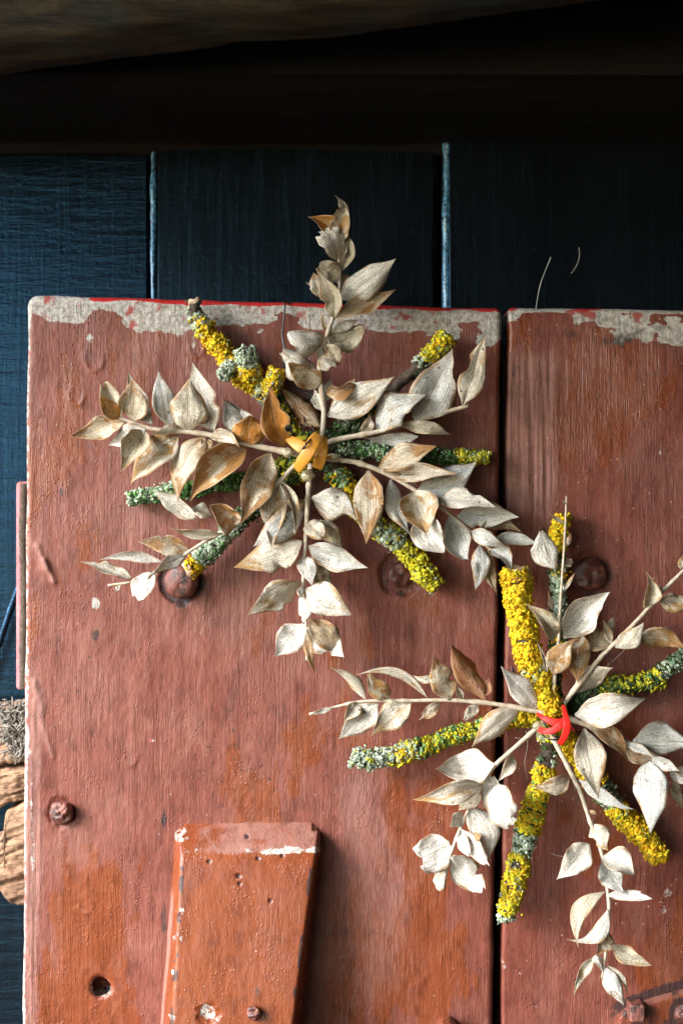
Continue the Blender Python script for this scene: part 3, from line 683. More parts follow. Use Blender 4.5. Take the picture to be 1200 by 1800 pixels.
def sprig(star, pts, d0, leaves, r0=4.6, r1=2.2, seed=0, d1=None, label=None):
    rl = np.random.default_rng(seed); m = len(pts); d1 = d0 if d1 is None else d1
    P3 = np.array([P(x, y, d0 + (d1 - d0) * i / (m - 1)) for i, (x, y) in enumerate(pts)])
    path = smooth_path(P3, 14 * m); n = len(path)
    rad = np.linspace(r0, r1, n) * S
    rad = rad * (1 + .25 * np.clip(vnoise(np.arange(n) * .21, np.zeros(n), 0, seed) - .35, 0, 1) * 2)
    v, f, _, _ = tube_geo(path, rad, 9, bump=.16, freq=500, seed=seed)
    pr = {'label': label} if label else {}
    st = mk('sprig', v, f, M['stem'], star, **pr)
    xs = np.array([p[0] for p in pts], float); ys = np.array([p[1] for p in pts], float)
    for sp in leaves:
        i = int(np.argmin((path[:, 0] - P(sp[0], sp[1], d0)[0]) ** 2 + (path[:, 2] - P(sp[0], sp[1], d0)[2]) ** 2)); dd = -path[i, 1]
        leaf(st, sp, dd + (.002 if rl.random() < .5 else -.001), rl)
    return st

PAL = dict(
    Y=[(.84, .60, .015), (.90, .70, .03), (.86, .50, .012), (.74, .58, .03), (.80, .42, .01)],
    y=[(.66, .62, .03), (.74, .68, .05), (.54, .54, .05), (.80, .64, .02)],
    G=[(.46, .56, .42), (.58, .66, .52), (.34, .44, .28), (.70, .75, .62)],
    g=[(.10, .27, .07), (.16, .36, .10), (.06, .17, .05), (.24, .42, .14), (.30, .46, .28)],
    m=[(.035, .075, .025), (.06, .12, .03), (.10, .13, .04), (.05, .09, .04)],
)
def lichen_geo(path, rad, zones, dens, rl, seed, big=1.0, carpet=None):
    if carpet is None:
        A = lichen_geo(path, rad, zones, dens * .55, rl, seed, big, True); B = lichen_geo(path, rad, zones, dens, rl, seed, big, False)
        return np.concatenate([A[0], B[0]]), np.concatenate([A[1], B[1] + len(A[0])]), np.concatenate([A[2], B[2]])
    """small cupped lobes all over the twig. zones: [(t0, t1, 'letters', cover)]"""
    n = len(path); v0, f0, fr, tan = tube_geo(path, rad, 6, cap=False)
    L = np.linalg.norm(np.diff(path, axis=0), axis=1).sum()
    cnt = int(L * 2 * math.pi * np.mean(rad) / (.00145 ** 2) * dens)
    t = rl.random(cnt); ang = rl.random(cnt) * 2 * np.pi
    ti = t * (n - 1); i0 = np.clip(ti.astype(int), 0, n - 2); fr_ = (ti - i0)[:, None]
    c = path[i0] * (1 - fr_) + path[i0 + 1] * fr_; r = rad[i0] * (1 - fr_[:, 0]) + rad[i0 + 1] * fr_[:, 0]
    s, u, tg = fr[i0, 0], fr[i0, 1], tan[i0]
    out = np.cos(ang)[:, None] * s + np.sin(ang)[:, None] * u
    patch = fbm(t * L * 190, np.cos(ang) * 1.4, np.sin(ang) * 1.4, seed, 4)
    keep = np.zeros(cnt, bool); pal = np.zeros((cnt, 3))
    pick = fbm(t * L * 230, np.cos(ang) * 1.8 + 7, np.sin(ang) * 1.8, seed + 5, 3) * 1.3 + rl.normal(0, .30, cnt)
    for (a, b, letters, cover) in zones:
        m = (t >= a) & (t < b); keep |= m & (patch < (cover * 2 - 1) * .8)
        q = np.clip(((pick + 1) / 2 * len(letters)).astype(int), 0, len(letters) - 1)
        for k_, ch in enumerate(letters):
            mm = m & (q == k_); arr = np.array(PAL[ch]); pal[mm] = arr[rl.integers(0, len(arr), mm.sum())]
    c, r, out, s, u, tg, pal, patch = [a[keep] for a in (c, r, out, s, u, tg, pal, patch)]; cnt = len(c)
    pal = pal * rl.uniform(.82, 1.12, (cnt, 1))
    lump = rl.gamma(2.0, .0005, cnt) + .0020 * np.clip(.5 - patch, 0, 1.4)
    if carpet: lump = lump * .35 + .0002
    ctr = c + out * (r + lump)[:, None]
    nrm = out + rl.normal(0, .12 if carpet else .36, (cnt, 3)); nrm /= np.linalg.norm(nrm, axis=1)[:, None]
    a1 = np.cross(nrm, tg + rl.normal(0, .3, (cnt, 3))); a1 /= np.linalg.norm(a1, axis=1)[:, None]; a2 = np.cross(nrm, a1)
    K = 9; size = rl.gamma(3.2, .00046, cnt) * big; size = size * np.where(pal[:, 0] > pal[:, 1], 1.0, .72); size = np.clip(size * (2.1 if carpet else 1), .0006, .0036 * big); ph = rl.random(cnt) * 6.28; kk = rl.integers(2, 5, cnt); asp = rl.uniform(.6, 1.0, cnt)
    big_ = sstep(.0012, .0026, size); cupd = rl.uniform(.1, .5, cnt) * size * (1 - .5 * big_)
    V = np.zeros((cnt, 2 * K + 1, 3)); V[:, 0] = ctr
    for k_ in range(K):
        th = 2 * np.pi * k_ / K; rr = size * (.85 + .30 * np.sin(kk * th + ph)) * rl.uniform(.85, 1.15, cnt); rise = cupd + size * .32 * np.sin((kk + 1) * th + ph * 2) * rl.uniform(.3, 1.2, cnt)
        V[:, 1 + k_] = ctr + a1 * (np.cos(th) * rr)[:, None] + a2 * (np.sin(th) * rr * asp)[:, None] + nrm * rise[:, None]
        V[:, 1 + K + k_] = ctr + a1 * (np.cos(th) * rr * .55)[:, None] + a2 * (np.sin(th) * rr * .55 * asp)[:, None] - nrm * (np.minimum(size * .5, .0008))[:, None]
    F = []
    for k_ in range(K):
        k2 = (k_ + 1) % K
        F.append((0, 1 + k_, 1 + k2)); F.append((1 + k_, 1 + K + k_, 1 + k2)); F.append((1 + k2, 1 + K + k_, 1 + K + k2))
    F = np.array(F)[None] + (np.arange(cnt) * (2 * K + 1))[:, None, None]
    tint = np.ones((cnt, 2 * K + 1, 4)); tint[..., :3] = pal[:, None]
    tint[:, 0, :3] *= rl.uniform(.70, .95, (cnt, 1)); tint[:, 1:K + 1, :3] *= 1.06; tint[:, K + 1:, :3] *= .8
    return V.reshape(-1, 3), F.reshape(-1, 3), tint.reshape(-1, 4)

def twig(star, pts, radii, depths, zones, dens=1.0, seed=0, label=None, cut=None, stubs=(), big=1.0):
    rl = np.random.default_rng(seed); m = len(pts)
    dd = np.interp(np.linspace(0, 1, m), np.linspace(0, 1, len(depths)), depths)
    path = smooth_path([P(x, y, d) for (x, y), d in zip(pts, dd)], 16 * m)
    path = path + np.stack([fbm(np.arange(len(path)) * .12, np.zeros(len(path)), 0, seed + i_, 3) for i_ in range(3)], -1) * .0030
    rad = np.interp(np.linspace(0, 1, len(path)), np.linspace(0, 1, len(radii)), radii) * S
    rad = rad * (1 + .30 * fbm(np.arange(len(path)) * .20, np.zeros(len(path)), 0, seed + 40, 3))
    v, f, _, _ = tube_geo(path, rad * .74, 14, bump=.22, freq=140, seed=seed)
    pr = {'label': label} if label else {}
    tw = mk('twig', v, f, M['bark'], star, **pr)
    parts = [lichen_geo(path, rad * .74, zones, dens, rl, seed, big)]
    for (sp, sr, sz) in stubs:
        p2 = smooth_path([P(x, y, d) for x, y, d in sp], 16); r2 = np.linspace(sr[0], sr[1], 16) * S
        v2, f2, _, _ = tube_geo(p2, r2, 10, bump=.25, freq=200, seed=seed + 3); mk('stub', v2, f2, M['bark'], tw)
        if sz: parts.append(lichen_geo(p2, r2, sz, dens, rl, seed + 9, big))
    V, F, T, o = [], [], [], 0
    for a, b, c in parts: V.append(a); F.append(b + o); T.append(c); o += len(a)
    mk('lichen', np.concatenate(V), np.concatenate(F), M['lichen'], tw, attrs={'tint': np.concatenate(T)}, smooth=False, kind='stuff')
    if cut:   # pale snapped end
        i = 0 if cut == 'start' else len(path) - 1; c = path[i]; tg = path[0] - path[2] if cut == 'start' else path[-1] - path[-3]; tg /= np.linalg.norm(tg)
        s = np.cross(tg, [0, 1, 0]); s /= np.linalg.norm(s); u = np.cross(s, tg); a = np.linspace(0, 2 * np.pi, 18, endpoint=False); rings = []
        for q, hgt in ((1.0, -.5), (.97, .16), (.75, .22), (.4, .12), (.02, .18)):
            rr = rad[i] * q * (1 + .10 * vnoise(np.cos(a) * 2, np.sin(a) * 2, q, seed)); hh = rad[i] * (hgt + .35 * vnoise(np.cos(a) * 2.4 * q, np.sin(a) * 2.4 * q, 3.3, seed))
            rings.append(c + np.cos(a)[:, None] * s * rr[:, None] + np.sin(a)[:, None] * u * rr[:, None] + tg * hh[:, None])
        mk('snapped_end', np.array(rings).reshape(-1, 3), gridfaces(5, 18, True), M['pith'], tw)
    return tw

def ribbon(star, mat, pts, width, d, name='ribbon', normal_tilt=0.0, thick=.0004):
    """flat strip through pts [(x, y, extra depth, width factor)]"""
    c = smooth_path([[*P(p[0], p[1], d + p[2])] for p in pts], 40); wf = np.interp(np.linspace(0, 1, 40), np.linspace(0, 1, len(pts)), [p[3] for p in pts])
    tg = np.gradient(c, axis=0); tg /= np.linalg.norm(tg, axis=1)[:, None]
    n0 = np.array([math.sin(normal_tilt), -math.cos(normal_tilt), 0.15]); s = np.cross(tg, n0); s /= np.linalg.norm(s, axis=1)[:, None]; nn = np.cross(s, tg)
    us = np.linspace(-1, 1, 7); q = c[:, None] + s[:, None] * (us[None, :, None] * (width * S / 2 * wf)[:, None, None]) - nn[:, None] * ((us ** 2)[None, :, None] * width * S * .045)
    f, b = (q + nn[:, None] * thick / 2).reshape(-1, 3), (q - nn[:, None] * thick / 2).reshape(-1, 3); N = len(f); F = gridfaces(40, 7)
    idx = np.arange(N).reshape(40, 7); loop = np.concatenate([idx[0, :], idx[1:, -1], idx[-1, -2::-1], idx[-2:0:-1, 0]]); i = np.arange(len(loop)); j = (i + 1) % len(loop)
    return mk(name, np.concatenate([f, b]), np.concatenate([F, F[:, ::-1] + N, np.stack([loop[i], loop[i] + N, loop[j] + N, loop[j]], -1)]), mat, star)

def blob(star, px, py, r, d, sx=1, sy=1, seed=0):
    nr, na = 10, 16; V = []
    for i in range(nr):
        ph = math.pi * i / (nr - 1); a = np.linspace(0, 2 * np.pi, na, endpoint=False)
        q = np.stack([np.sin(ph) * np.cos(a) * sx, np.cos(ph) + 0 * a, np.sin(ph) * np.sin(a) * sy], -1)
        q *= (1 + .2 * vnoise(q[:, 0] * 2 + 5, q[:, 2] * 2, q[:, 1], seed))[:, None]
        V.append(P(px, py, d) + q * r * S)
    return mk('glue_blob', np.array(V).reshape(-1, 3), gridfaces(nr, na, True), M['glue'], star)

def wire(star, pts, r=1.6):
    return tube('wire', smooth_path([P(*p) for p in pts], 12 * len(pts)), r * S, M['wire'], star, nseg=7)

GRP = 'dried leaf and twig stars on the door'
s1 = empty('star_decoration', P(545, 800, 0), 'star of dried leaf sprigs and lichen twigs tied with a gold ribbon', 'decoration', GRP)

twig(s1, [(338, 528), (352, 568), (380, 600), (412, 640), (446, 668), (478, 700), (520, 765)], [12, 14, 17, 20, 23, 17, 15], [.016, .020, .022], [(0, .10, 'GGm', .35), (.10, .22, 'GGY', .75), (.22, .72, 'YYYG', .95), (.72, .84, 'YGG', .9), (.84, 1, 'ym', .6)], 1.0, 101, 'twig crusted with yellow lichen pointing up left', 'start',
     stubs=[([(440, 664, .026), (436, 640, .032), (430, 612, .036)], (15, 13), [(0, .45, 'YYG', .9), (.45, 1, 'GG', .95)]), ([(405, 640, .026), (396, 655, .034), (390, 662, .036)], (8, 6), [(0, 1, 'GG', .9)]), ([(470, 690, .024), (482, 668, .030), (489, 650, .032)], (12, 10), [(0, 1, 'YYG', .95)])])
twig(s1, [(575, 772), (625, 738), (665, 702), (705, 668), (745, 632), (790, 590)], [12, 12, 13, 13, 15, 17], [.018, .018, .022], [(0, .25, 'gmG', .6), (.25, .45, 'ymm', .75), (.45, .74, 'm', .18), (.74, .80, 'G', .5), (.80, 1, 'YyG', .9)], .95, 102, 'dark barked twig with yellow lichen tip pointing up right')
twig(s1, [(565, 772), (610, 784), (660, 794), (720, 797), (785, 800), (862, 803)], [14, 14, 13, 12, 11, 9], [.024, .02, .016], [(0, .5, 'ggGg', .9), (.5, .85, 'gm', .85), (.85, 1, 'gyG', .9)], 1.0, 103, 'green mossy twig pointing right')
twig(s1, [(565, 805), (595, 838), (618, 870), (640, 905), (690, 945), (735, 990), (765, 1030)], [17, 18, 18, 18, 19, 19, 17], [.024, .022, .02], [(0, .13, 'mG', .30), (.13, .25, 'GgY', .8), (.25, .55, 'YYy', .92), (.55, .72, 'yGG', .85), (.72, 1, 'yyyG', .97)], 1.05, 104, 'thick twig crusted with yellow lichen pointing down right')
twig(s1, [(535, 815), (500, 850), (455, 888), (415, 925), (380, 960), (333, 1000)], [15, 13, 12, 14, 15, 14], [.022, .02, .02], [(0, .3, 'ymg', .8), (.3, .6, 'gmG', .8), (.6, .93, 'GGg', .93), (.93, 1, 'Y', .9)], 1.0, 105, 'grey green lichen twig pointing down left', 'end')
twig(s1, [(535, 805), (495, 822), (440, 840), (390, 850), (330, 858), (275, 866), (227, 876)], [15, 14, 12, 12, 12, 12, 11], [.02, .016, .014], [(0, .35, 'gmy', .8), (.35, .7, 'ggm', .85), (.7, 1, 'gGg', .95)], 1.0, 106, 'green lichen twig pointing left')
twig(s1, [(545, 770), (541, 800), (534, 838)], [22, 24, 15], [.022, .026, .020], [(0, 1, 'ym', .7)], .9, 107)

sprig(s1, [(560, 800), (566, 766), (569, 720), (563, 667), (562, 630), (572, 597), (584, 562), (594, 537), (597, 505), (596, 455), (597, 412)], .034, [
    (599, 405, 587, 342, 7, 'p', {'z': -.004, 'c': 3}), (597, 427, 609, 352, 14, 'b', {'k': .86, 'g': .04, 'z': .012, 'wide': .7}),
    (595, 422, 543, 379, 16, 'o', {'c': 8, 'z': .006, 'label': 'bright orange brown leaf near the top tip'}), (593, 455, 549, 406, 21, 'w', {'k': .88, 'g': .16, 'wide': .7, 'z': .0}),
    (600, 477, 611, 412, 14, 'l', {'c': 9, 'f': .6}), (597, 460, 608, 428, 7, 'p'), (594, 492, 556, 464, 18, 'l', {'wide': .6, 'k': .95}),
    (572, 525, 552, 478, 12, 'b', {'c': -8}), (556, 504, 537, 496, 3, 'b'), (587, 559, 556, 472, 16, 'l', {'c': 10, 'f': .3, 'z': .016}),
    (597, 503, 614, 484, 13, 'd', {'wide': .6, 'z': -.004}), (598, 526, 694, 452, 23, 'p', {'c': 4, 'f': .15, 'z': .006}), (591, 560, 694, 508, 16, 'd', {'c': 6, 'z': -.002}),
    (584, 584, 632, 562, 9, 'p', {'z': -.006}), (576, 601, 641, 576, 22, 'l', {'wide': .55, 'c': 4, 'f': .35}), (569, 603, 505, 586, 22, 'w', {'wide': .5, 'c': -8, 'f': -.5, 'r': .2, 'z': .016}),
    (572, 582, 564, 550, 4, 'b'), (572, 606, 596, 640, 17, 't', {'wide': .6, 'z': -.003}), (562, 632, 560, 610, 6, 'g', {'z': .010}), (564, 628, 590, 655, 13, 'b', {'k': .85, 'g': .2, 'z': .012}),
    (557, 668, 486, 612, 22, 'p', {'b': [(.75, -1, .16, .6)], 'k': .93, 'g': .12, 'wide': .7, 'z': .006}), (563, 677, 509, 636, 18, 't', {'wide': .65, 'z': .020, 'f': .3}),
    (574, 692, 625, 674, 13, 't', {'wide': .6, 'b': [(.5, -1, .2, .5)]}), (574, 731, 692, 660, 24, 'p', {'c': 3, 'f': .12, 'z': .014, 'r': .1}),
    (566, 722, 552, 684, 10, 'p', {'z': -.006}), (570, 706, 583, 664, 10, 'g', {'z': -.006}), (562, 750, 492, 677, 16, 'd', {'z': -.006, 'c': 4}),
], 5.0, 2.4, 201)
sprig(s1, [(540, 800), (519, 797), (470, 788), (421, 777), (361, 763), (316, 758), (270, 754), (235, 744), (210, 734)], .040, [
    (218, 742, 125, 770, 17, 't', {'c': 2, 'f': .15, 'r': -.2}), (211, 734, 178, 664, 18, 'l', {'k': .93, 'g': .2, 'wide': .6, 'z': .004}), (209, 735, 175, 697, 12, 'o', {'wide': .6, 'z': .012}),
    (236, 741, 233, 666, 22, 't', {'f': .2, 'z': .018, 'r': .15}), (266, 746, 224, 655, 19, 'g', {'c': -4, 'z': .0, 'b': [(.25, 1, .15, .35)]}), (302, 750, 280, 651, 17, 'g', {'c': -6}),
    (331, 760, 333, 664, 30, 'b', {'f': .35, 'z': .022, 'r': .05, 'q': -.5}), (375, 758, 340, 637, 25, 'p', {'f': .2, 'z': .010, 'b': [(.4, 1, .07, .35)]}),
    (417, 760, 393, 700, 17, 'g', {'z': -.002}), (459, 768, 398, 702, 14, 'g', {'z': -.004, 'c': -4}), (436, 781, 437, 729, 25, 'o', {'wide': .7, 'f': .2, 'z': .014, 'r': .1}),
    (256, 755, 190, 782, 16, 'w', {'z': -.004, 'r': -.25}), (255, 756, 213, 830, 21, 'l', {'f': .2, 'c': -4, 'z': .012, 'b': [(.35, 1, .12, .3)]}), (314, 766, 228, 848, 24, 'b', {'c': -3, 'f': .22, 'z': .008}),
    (361, 767, 312, 881, 23, 't', {'f': .25, 'c': 6, 'z': .014}), (433, 787, 330, 877, 26, 't', {'c': 3, 'f': .2, 'z': .012}), (367, 767, 421, 787, 11, 'b', {'c': -9, 'z': .014}),
    (475, 795, 424, 925, 24, 't', {'f': .3, 'c': 3, 'z': .016}), (498, 785, 473, 676, 22, 'o', {'f': .25, 'z': .016, 'b': [(.3, 1, .08, .5), (.62, 1, .06, .25)], 'label': 'rust stained torn leaf beside the yellow twig'}),
    (325, 755, 263, 765, 7, 'p', {'z': .012}), (366, 772, 361, 800, 9, 't'), (452, 770, 462, 782, 6, 'w'), (290, 752, 318, 722, 12, 'd', {'z': -.006}),
], 6.0, 3.0, 202)
sprig(s1, [(528, 812), (510, 826), (470, 872), (421, 917), (365, 949), (316, 980), (270, 1007), (235, 1022), (190, 1029)], .040, [
    (419, 917, 370, 888, 23, 't', {'wide': .6, 'z': .010}), (372, 910, 332, 898, 13, 'b', {'z': -.002}), (344, 912, 268, 862, 15, 'p', {'c': 7, 'z': .004}), (389, 938, 299, 928, 11, 'b', {'c': -7, 'z': .012}),
    (333, 967, 242, 952, 15, 't', {'c': 3, 'z': .008, 'f': .1}), (285, 988, 176, 984, 8, 'w', {'c': 8, 'z': .010}), (232, 1017, 143, 982, 13, 'b', {'c': -2, 'z': .008}),
    (325, 978, 268, 1009, 11, 'w', {'z': .010}), (268, 1006, 240, 1068, 16, 'w', {'k': .85, 'g': .12, 'wide': .6, 'z': .010}), (273, 1006, 256, 1042, 7, 't', {'z': .004}), (210, 1026, 203, 1041, 4, 'p'),
    (490, 845, 477, 966, 21, 'b', {'f': .5, 'c': 3, 'v': .3, 'z': .012}), (494, 846, 519, 942, 8, 't', {'c': -6, 'z': .016}),
], 4.2, 2.0, 203)
sprig(s1, [(546, 815), (543, 848), (541, 882), (538, 931), (536, 968), (533, 1017), (534, 1053), (538, 1102), (539, 1161)], .038, [
    (536, 878, 451, 922, 21, 'd', {'z': -.004, 'c': -3}), (533, 899, 446, 961, 20, 'g', {'z': -.006}), (532, 952, 411, 998, 26, 'b', {'c': -4, 'f': .15, 'z': .008, 'b': [(.42, -1, .05, .3)]}),
    (548, 874, 628, 918, 25, 'p', {'c': -7, 'f': .1, 'z': .008, 'b': [(.78, 1, .15, .85)], 'r': -.1}), (541, 919, 576, 956, 15, 'b', {'k': .9, 'g': .25, 'wide': .6, 'z': .014}), (561, 914, 602, 965, 15, 'l', {'z': -.002}),
    (541, 960, 648, 997, 19, 'g', {'c': 3, 'z': .010, 'f': .12}), (529, 978, 545, 1029, 15, 'w', {'c': -4, 'z': .016}), (545, 1000, 584, 1034, 15, 'l', {'wide': .7, 'z': -.004}),
    (530, 1022, 434, 1081, 20, 'b', {'c': 5, 'f': .2, 'z': .008, 'b': [(.4, -1, .06, .25)]}), (537, 1036, 620, 1081, 25, 'p', {'c': -2, 'f': .12, 'z': .010}), (527, 1046, 532, 1096, 12, 'w', {'c': -5, 'z': .016}),
    (534, 1097, 486, 1158, 22, 'w', {'f': .1, 'c': 3, 'z': .010, 'r': -.15}), (537, 1105, 603, 1157, 24, 'w', {'c': -3, 'f': .1, 'z': .010, 'r': -.15}), (542, 1088, 599, 1152, 20, 'd', {'c': -6, 'z': -.006}), (538, 1108, 553, 1184, 7, 't', {'c': 3, 'z': .0}),
    (531, 1030, 527, 1050, 6, 'p', {'z': .012}),
], 5.0, 2.2, 204)
sprig(s1, [(568, 780), (595, 772), (657, 760), (727, 742), (773, 727), (823, 713)], .036, [
    (662, 760, 751, 694, 26, 'g', {'c': -7, 'f': .15, 'z': .012, 'w': (1.1, .85)}), (728, 739, 797, 614, 33, 'g', {'c': 5, 'f': .12, 'z': .006, 'w': (.95, 1.05)}), (813, 712, 847, 588, 22, 'b', {'c': 4, 'b': [(.55, -1, .12, .5)], 'z': .006}),
    (790, 720, 803, 674, 11, 'd', {'z': -.006}), (710, 751, 795, 767, 11, 'l', {'c': -5, 'z': -.004, 'f': .4}), (735, 767, 640, 772, 11, 'g', {'c': -4, 'z': -.004}), (635, 761, 650, 727, 10, 'b', {'c': 4}),
    (605, 690, 625, 664, 8, 't'),
], 5.0, 3.4, 205)
sprig(s1, [(560, 803), (583, 807), (627, 813), (680, 833), (727, 860), (773, 890), (817, 927), (847, 953), (862, 966)], .036, [
    (665, 824, 768, 784, 20, 't', {'c': -3, 'z': .010}), (683, 838, 804, 831, 15, 'b', {'c': -3, 'z': .014, 'f': .5}), (735, 861, 839, 813, 27, 'g', {'c': 8, 'z': -.002}), (647, 827, 645, 957, 23, 't', {'f': .2, 'c': -2, 'z': .012}),
    (686, 843, 722, 941, 16, 'g', {'c': 4, 'z': .008}), (730, 863, 750, 938, 29, 'b', {'wide': .8, 'f': .25, 'z': .016}), (742, 905, 780, 972, 25, 'w', {'z': .002, 'c': 5, 'wide': .7}), (789, 908, 822, 991, 20, 'g', {'k': .95, 'g': .08, 'c': 2, 'z': .008, 'wide': .8}),
    (767, 883, 874, 893, 15, 'p', {'c': -6, 'z': .012, 'f': .3}), (803, 908, 912, 908, 22, 'g', {'c': -3, 'z': .004}), (840, 933, 917, 938, 13, 'l', {'c': -4, 'z': -.004}), (868, 947, 951, 957, 11, 'g', {'c': -3, 'z': .004}),
    (827, 934, 891, 964, 12, 'g', {'c': -4, 'z': .012}), (843, 958, 834, 1038, 14, 'g', {'f': .15, 'z': .008}), (857, 966, 875, 1043, 14, 'd', {'c': 5, 'z': .000}), (862, 966, 899, 1002, 13, 'g', {'c': -5, 'z': .006}), (672, 828, 735, 850, 8, 'd', {'z': -.005}),
], 5.0, 2.4, 206)
ribbon(s1, M['gold'], [(562, 764, -.006, .9), (553, 775, .002, 1), (541, 796, .004, 1), (528, 815, -.001, .85), (520, 826, -.007, .7)], 23, .056)
ribbon(s1, M['gold'], [(505, 768, -.010, .6), (520, 779, -.003, .9), (535, 788, .0, 1), (550, 794, -.004, .8)], 22, .053)
ribbon(s1, M['gold'], [(566, 768, -.004, .8), (566, 790, .001, 1), (562, 808, .0, 1), (557, 824, -.006, .8)], 21, .052)
ribbon(s1, M['gold'], [(560, 800, -.002, 1), (572, 806, -.002, .7), (582, 801, -.006, .4)], 10, .052)
blob(s1, 505, 795, 9, .044, 1.2, 1, 1); blob(s1, 542, 835, 11, .040, 1.1, 1, 2); blob(s1, 585, 803, 8, .040, 1.5, .8, 3)
wire(s1, [(502, 527, -.02), (501, 533, .003), (499, 560, .004), (496, 588, .006), (499, 610, .008), (498, 640, .010), (504, 675, .012), (518, 684, .014), (540, 690, .016), (552, 700, .018), (553, 712, .018), (545, 725, .02), (548, 748, .028), (551, 764, .050), (537, 782, .062), (525, 800, .05)], 1.7)
wire(s1, [(545, 595, .008), (545, 640, .01), (548, 690, .014), (533, 712, .016), (536, 750, .03)], 1.2)

s2 = empty('star_decoration', P(965, 1275, 0), 'star of dried leaf sprigs and lichen twigs tied with a red ribbon', 'decoration', GRP)
twig(s2, [(905, 1008), (912, 1060), (922, 1115), (938, 1170), (955, 1215), (972, 1258)], [25, 24, 23, 22, 22, 23], [.030, .034, .036], [(0, .60, 'YYYY', .985), (.60, .68, 'YGYm', .85), (.68, 1, 'YYYY', .98)], 1.15, 301, 'thickest twig covered in bright yellow lichen', 'start', big=1.15)
twig(s2, [(986, 903), (983, 960), (980, 1010), (978, 1070), (976, 1140), (972, 1230)], [13, 13, 12, 13, 14, 14], [.016, .02, .022], [(0, .26, 'YYy', .92), (.26, .42, 'GmY', .7), (.42, .7, 'GGm', .75), (.7, 1, 'gmY', .8)], 1.0, 302, 'slim twig with yellow lichen tip pointing up')
twig(s2, [(614, 1328), (650, 1336), (690, 1330), (730, 1316), (790, 1297), (850, 1280), (900, 1265), (955, 1262)], [11, 15, 17, 16, 15, 15, 16, 16], [.026, .022, .020], [(0, .3, 'GGGy', .96), (.3, .45, 'yGY', .92), (.45, .75, 'ggyY', .94), (.75, 1, 'yYg', .9)], 1.1, 303, 'curved green and yellow lichen twig pointing left')
twig(s2, [(968, 1275), (962, 1320), (954, 1365), (940, 1420), (920, 1485), (906, 1540), (896, 1588), (890, 1620)], [18, 18, 19, 21, 19, 18, 17, 13], [.026, .022, .020], [(0, .10, 'GyG', .85), (.10, .24, 'mG', .28), (.24, .52, 'YYyg', .93), (.52, .62, 'GGm', .7), (.62, .93, 'YyYG', .92), (.93, 1, 'GG', .5)], 1.05, 304, 'long yellow lichen twig pointing down')
twig(s2, [(978, 1280), (1010, 1325), (1050, 1375), (1090, 1425), (1125, 1465), (1158, 1506)], [17, 18, 18, 19, 20, 17], [.026, .020, .018], [(0, .42, 'YYY', .95), (.42, .55, 'gGm', .85), (.55, 1, 'YYYg', .97)], 1.1, 305, 'orange yellow lichen twig pointing down right')
twig(s2, [(980, 1262), (1010, 1235), (1055, 1213), (1100, 1204), (1145, 1198), (1175, 1176), (1240, 1130)], [14, 15, 14, 13, 15, 14, 12], [.020, .016, .016], [(0, .3, 'mm', .6), (.3, .75, 'gmyg', .85), (.75, 1, 'gGm', .7)], 1.0, 306, 'dark mossy twig pointing right')

sprig(s2, [(962, 1256), (944, 1251), (890, 1241), (837, 1234), (785, 1231), (722, 1232), (673, 1232), (631, 1234), (585, 1244), (543, 1256)], .042, [
    (643, 1231, 578, 1174, 9, 'b', {'c': 8, 'tc': .1, 'z': .006}), (685, 1231, 642, 1178, 14, 't', {'c': -3, 'k': .97, 'g': .1, 'z': .012}), (751, 1228, 626, 1187, 8, 'b', {'c': 25, 'z': .004}),
    (790, 1231, 759, 1154, 20, 't', {'c': 2, 'f': .2, 'z': .010}), (813, 1229, 799, 1205, 6, 'b'), (772, 1187, 725, 1187, 6, 'b', {'z': -.004}), (854, 1232, 790, 1132, 19, 'r', {'c': 4, 'b': [(.3, 1, .1, .3)], 'f': .2, 'z': .010}), (851, 1224, 859, 1192, 8, 'r'),
    (631, 1235, 604, 1271, 11, 'b', {'z': .008}), (664, 1237, 594, 1299, 19, 'p', {'f': .1, 'z': .008, 'c': -3}), (722, 1234, 652, 1292, 20, 'b', {'f': .12, 'z': .008, 'c': 2}), (773, 1235, 729, 1271, 9, 't', {'k': .9, 'g': .3, 'z': .008}),
    (841, 1240, 811, 1272, 9, 'b', {'k': .9, 'g': .25}), (912, 1249, 829, 1315, 19, 'b', {'f': .2, 'z': .010}), (943, 1247, 874, 1174, 18, 'w', {'z': .012, 'c': 4, 'tc': .1}), (585, 1244, 543, 1257, 4, 'p'), (657, 1237, 628, 1262, 11, 'b', {'z': -.003}),
], 4.4, 2.0, 401, label=None)
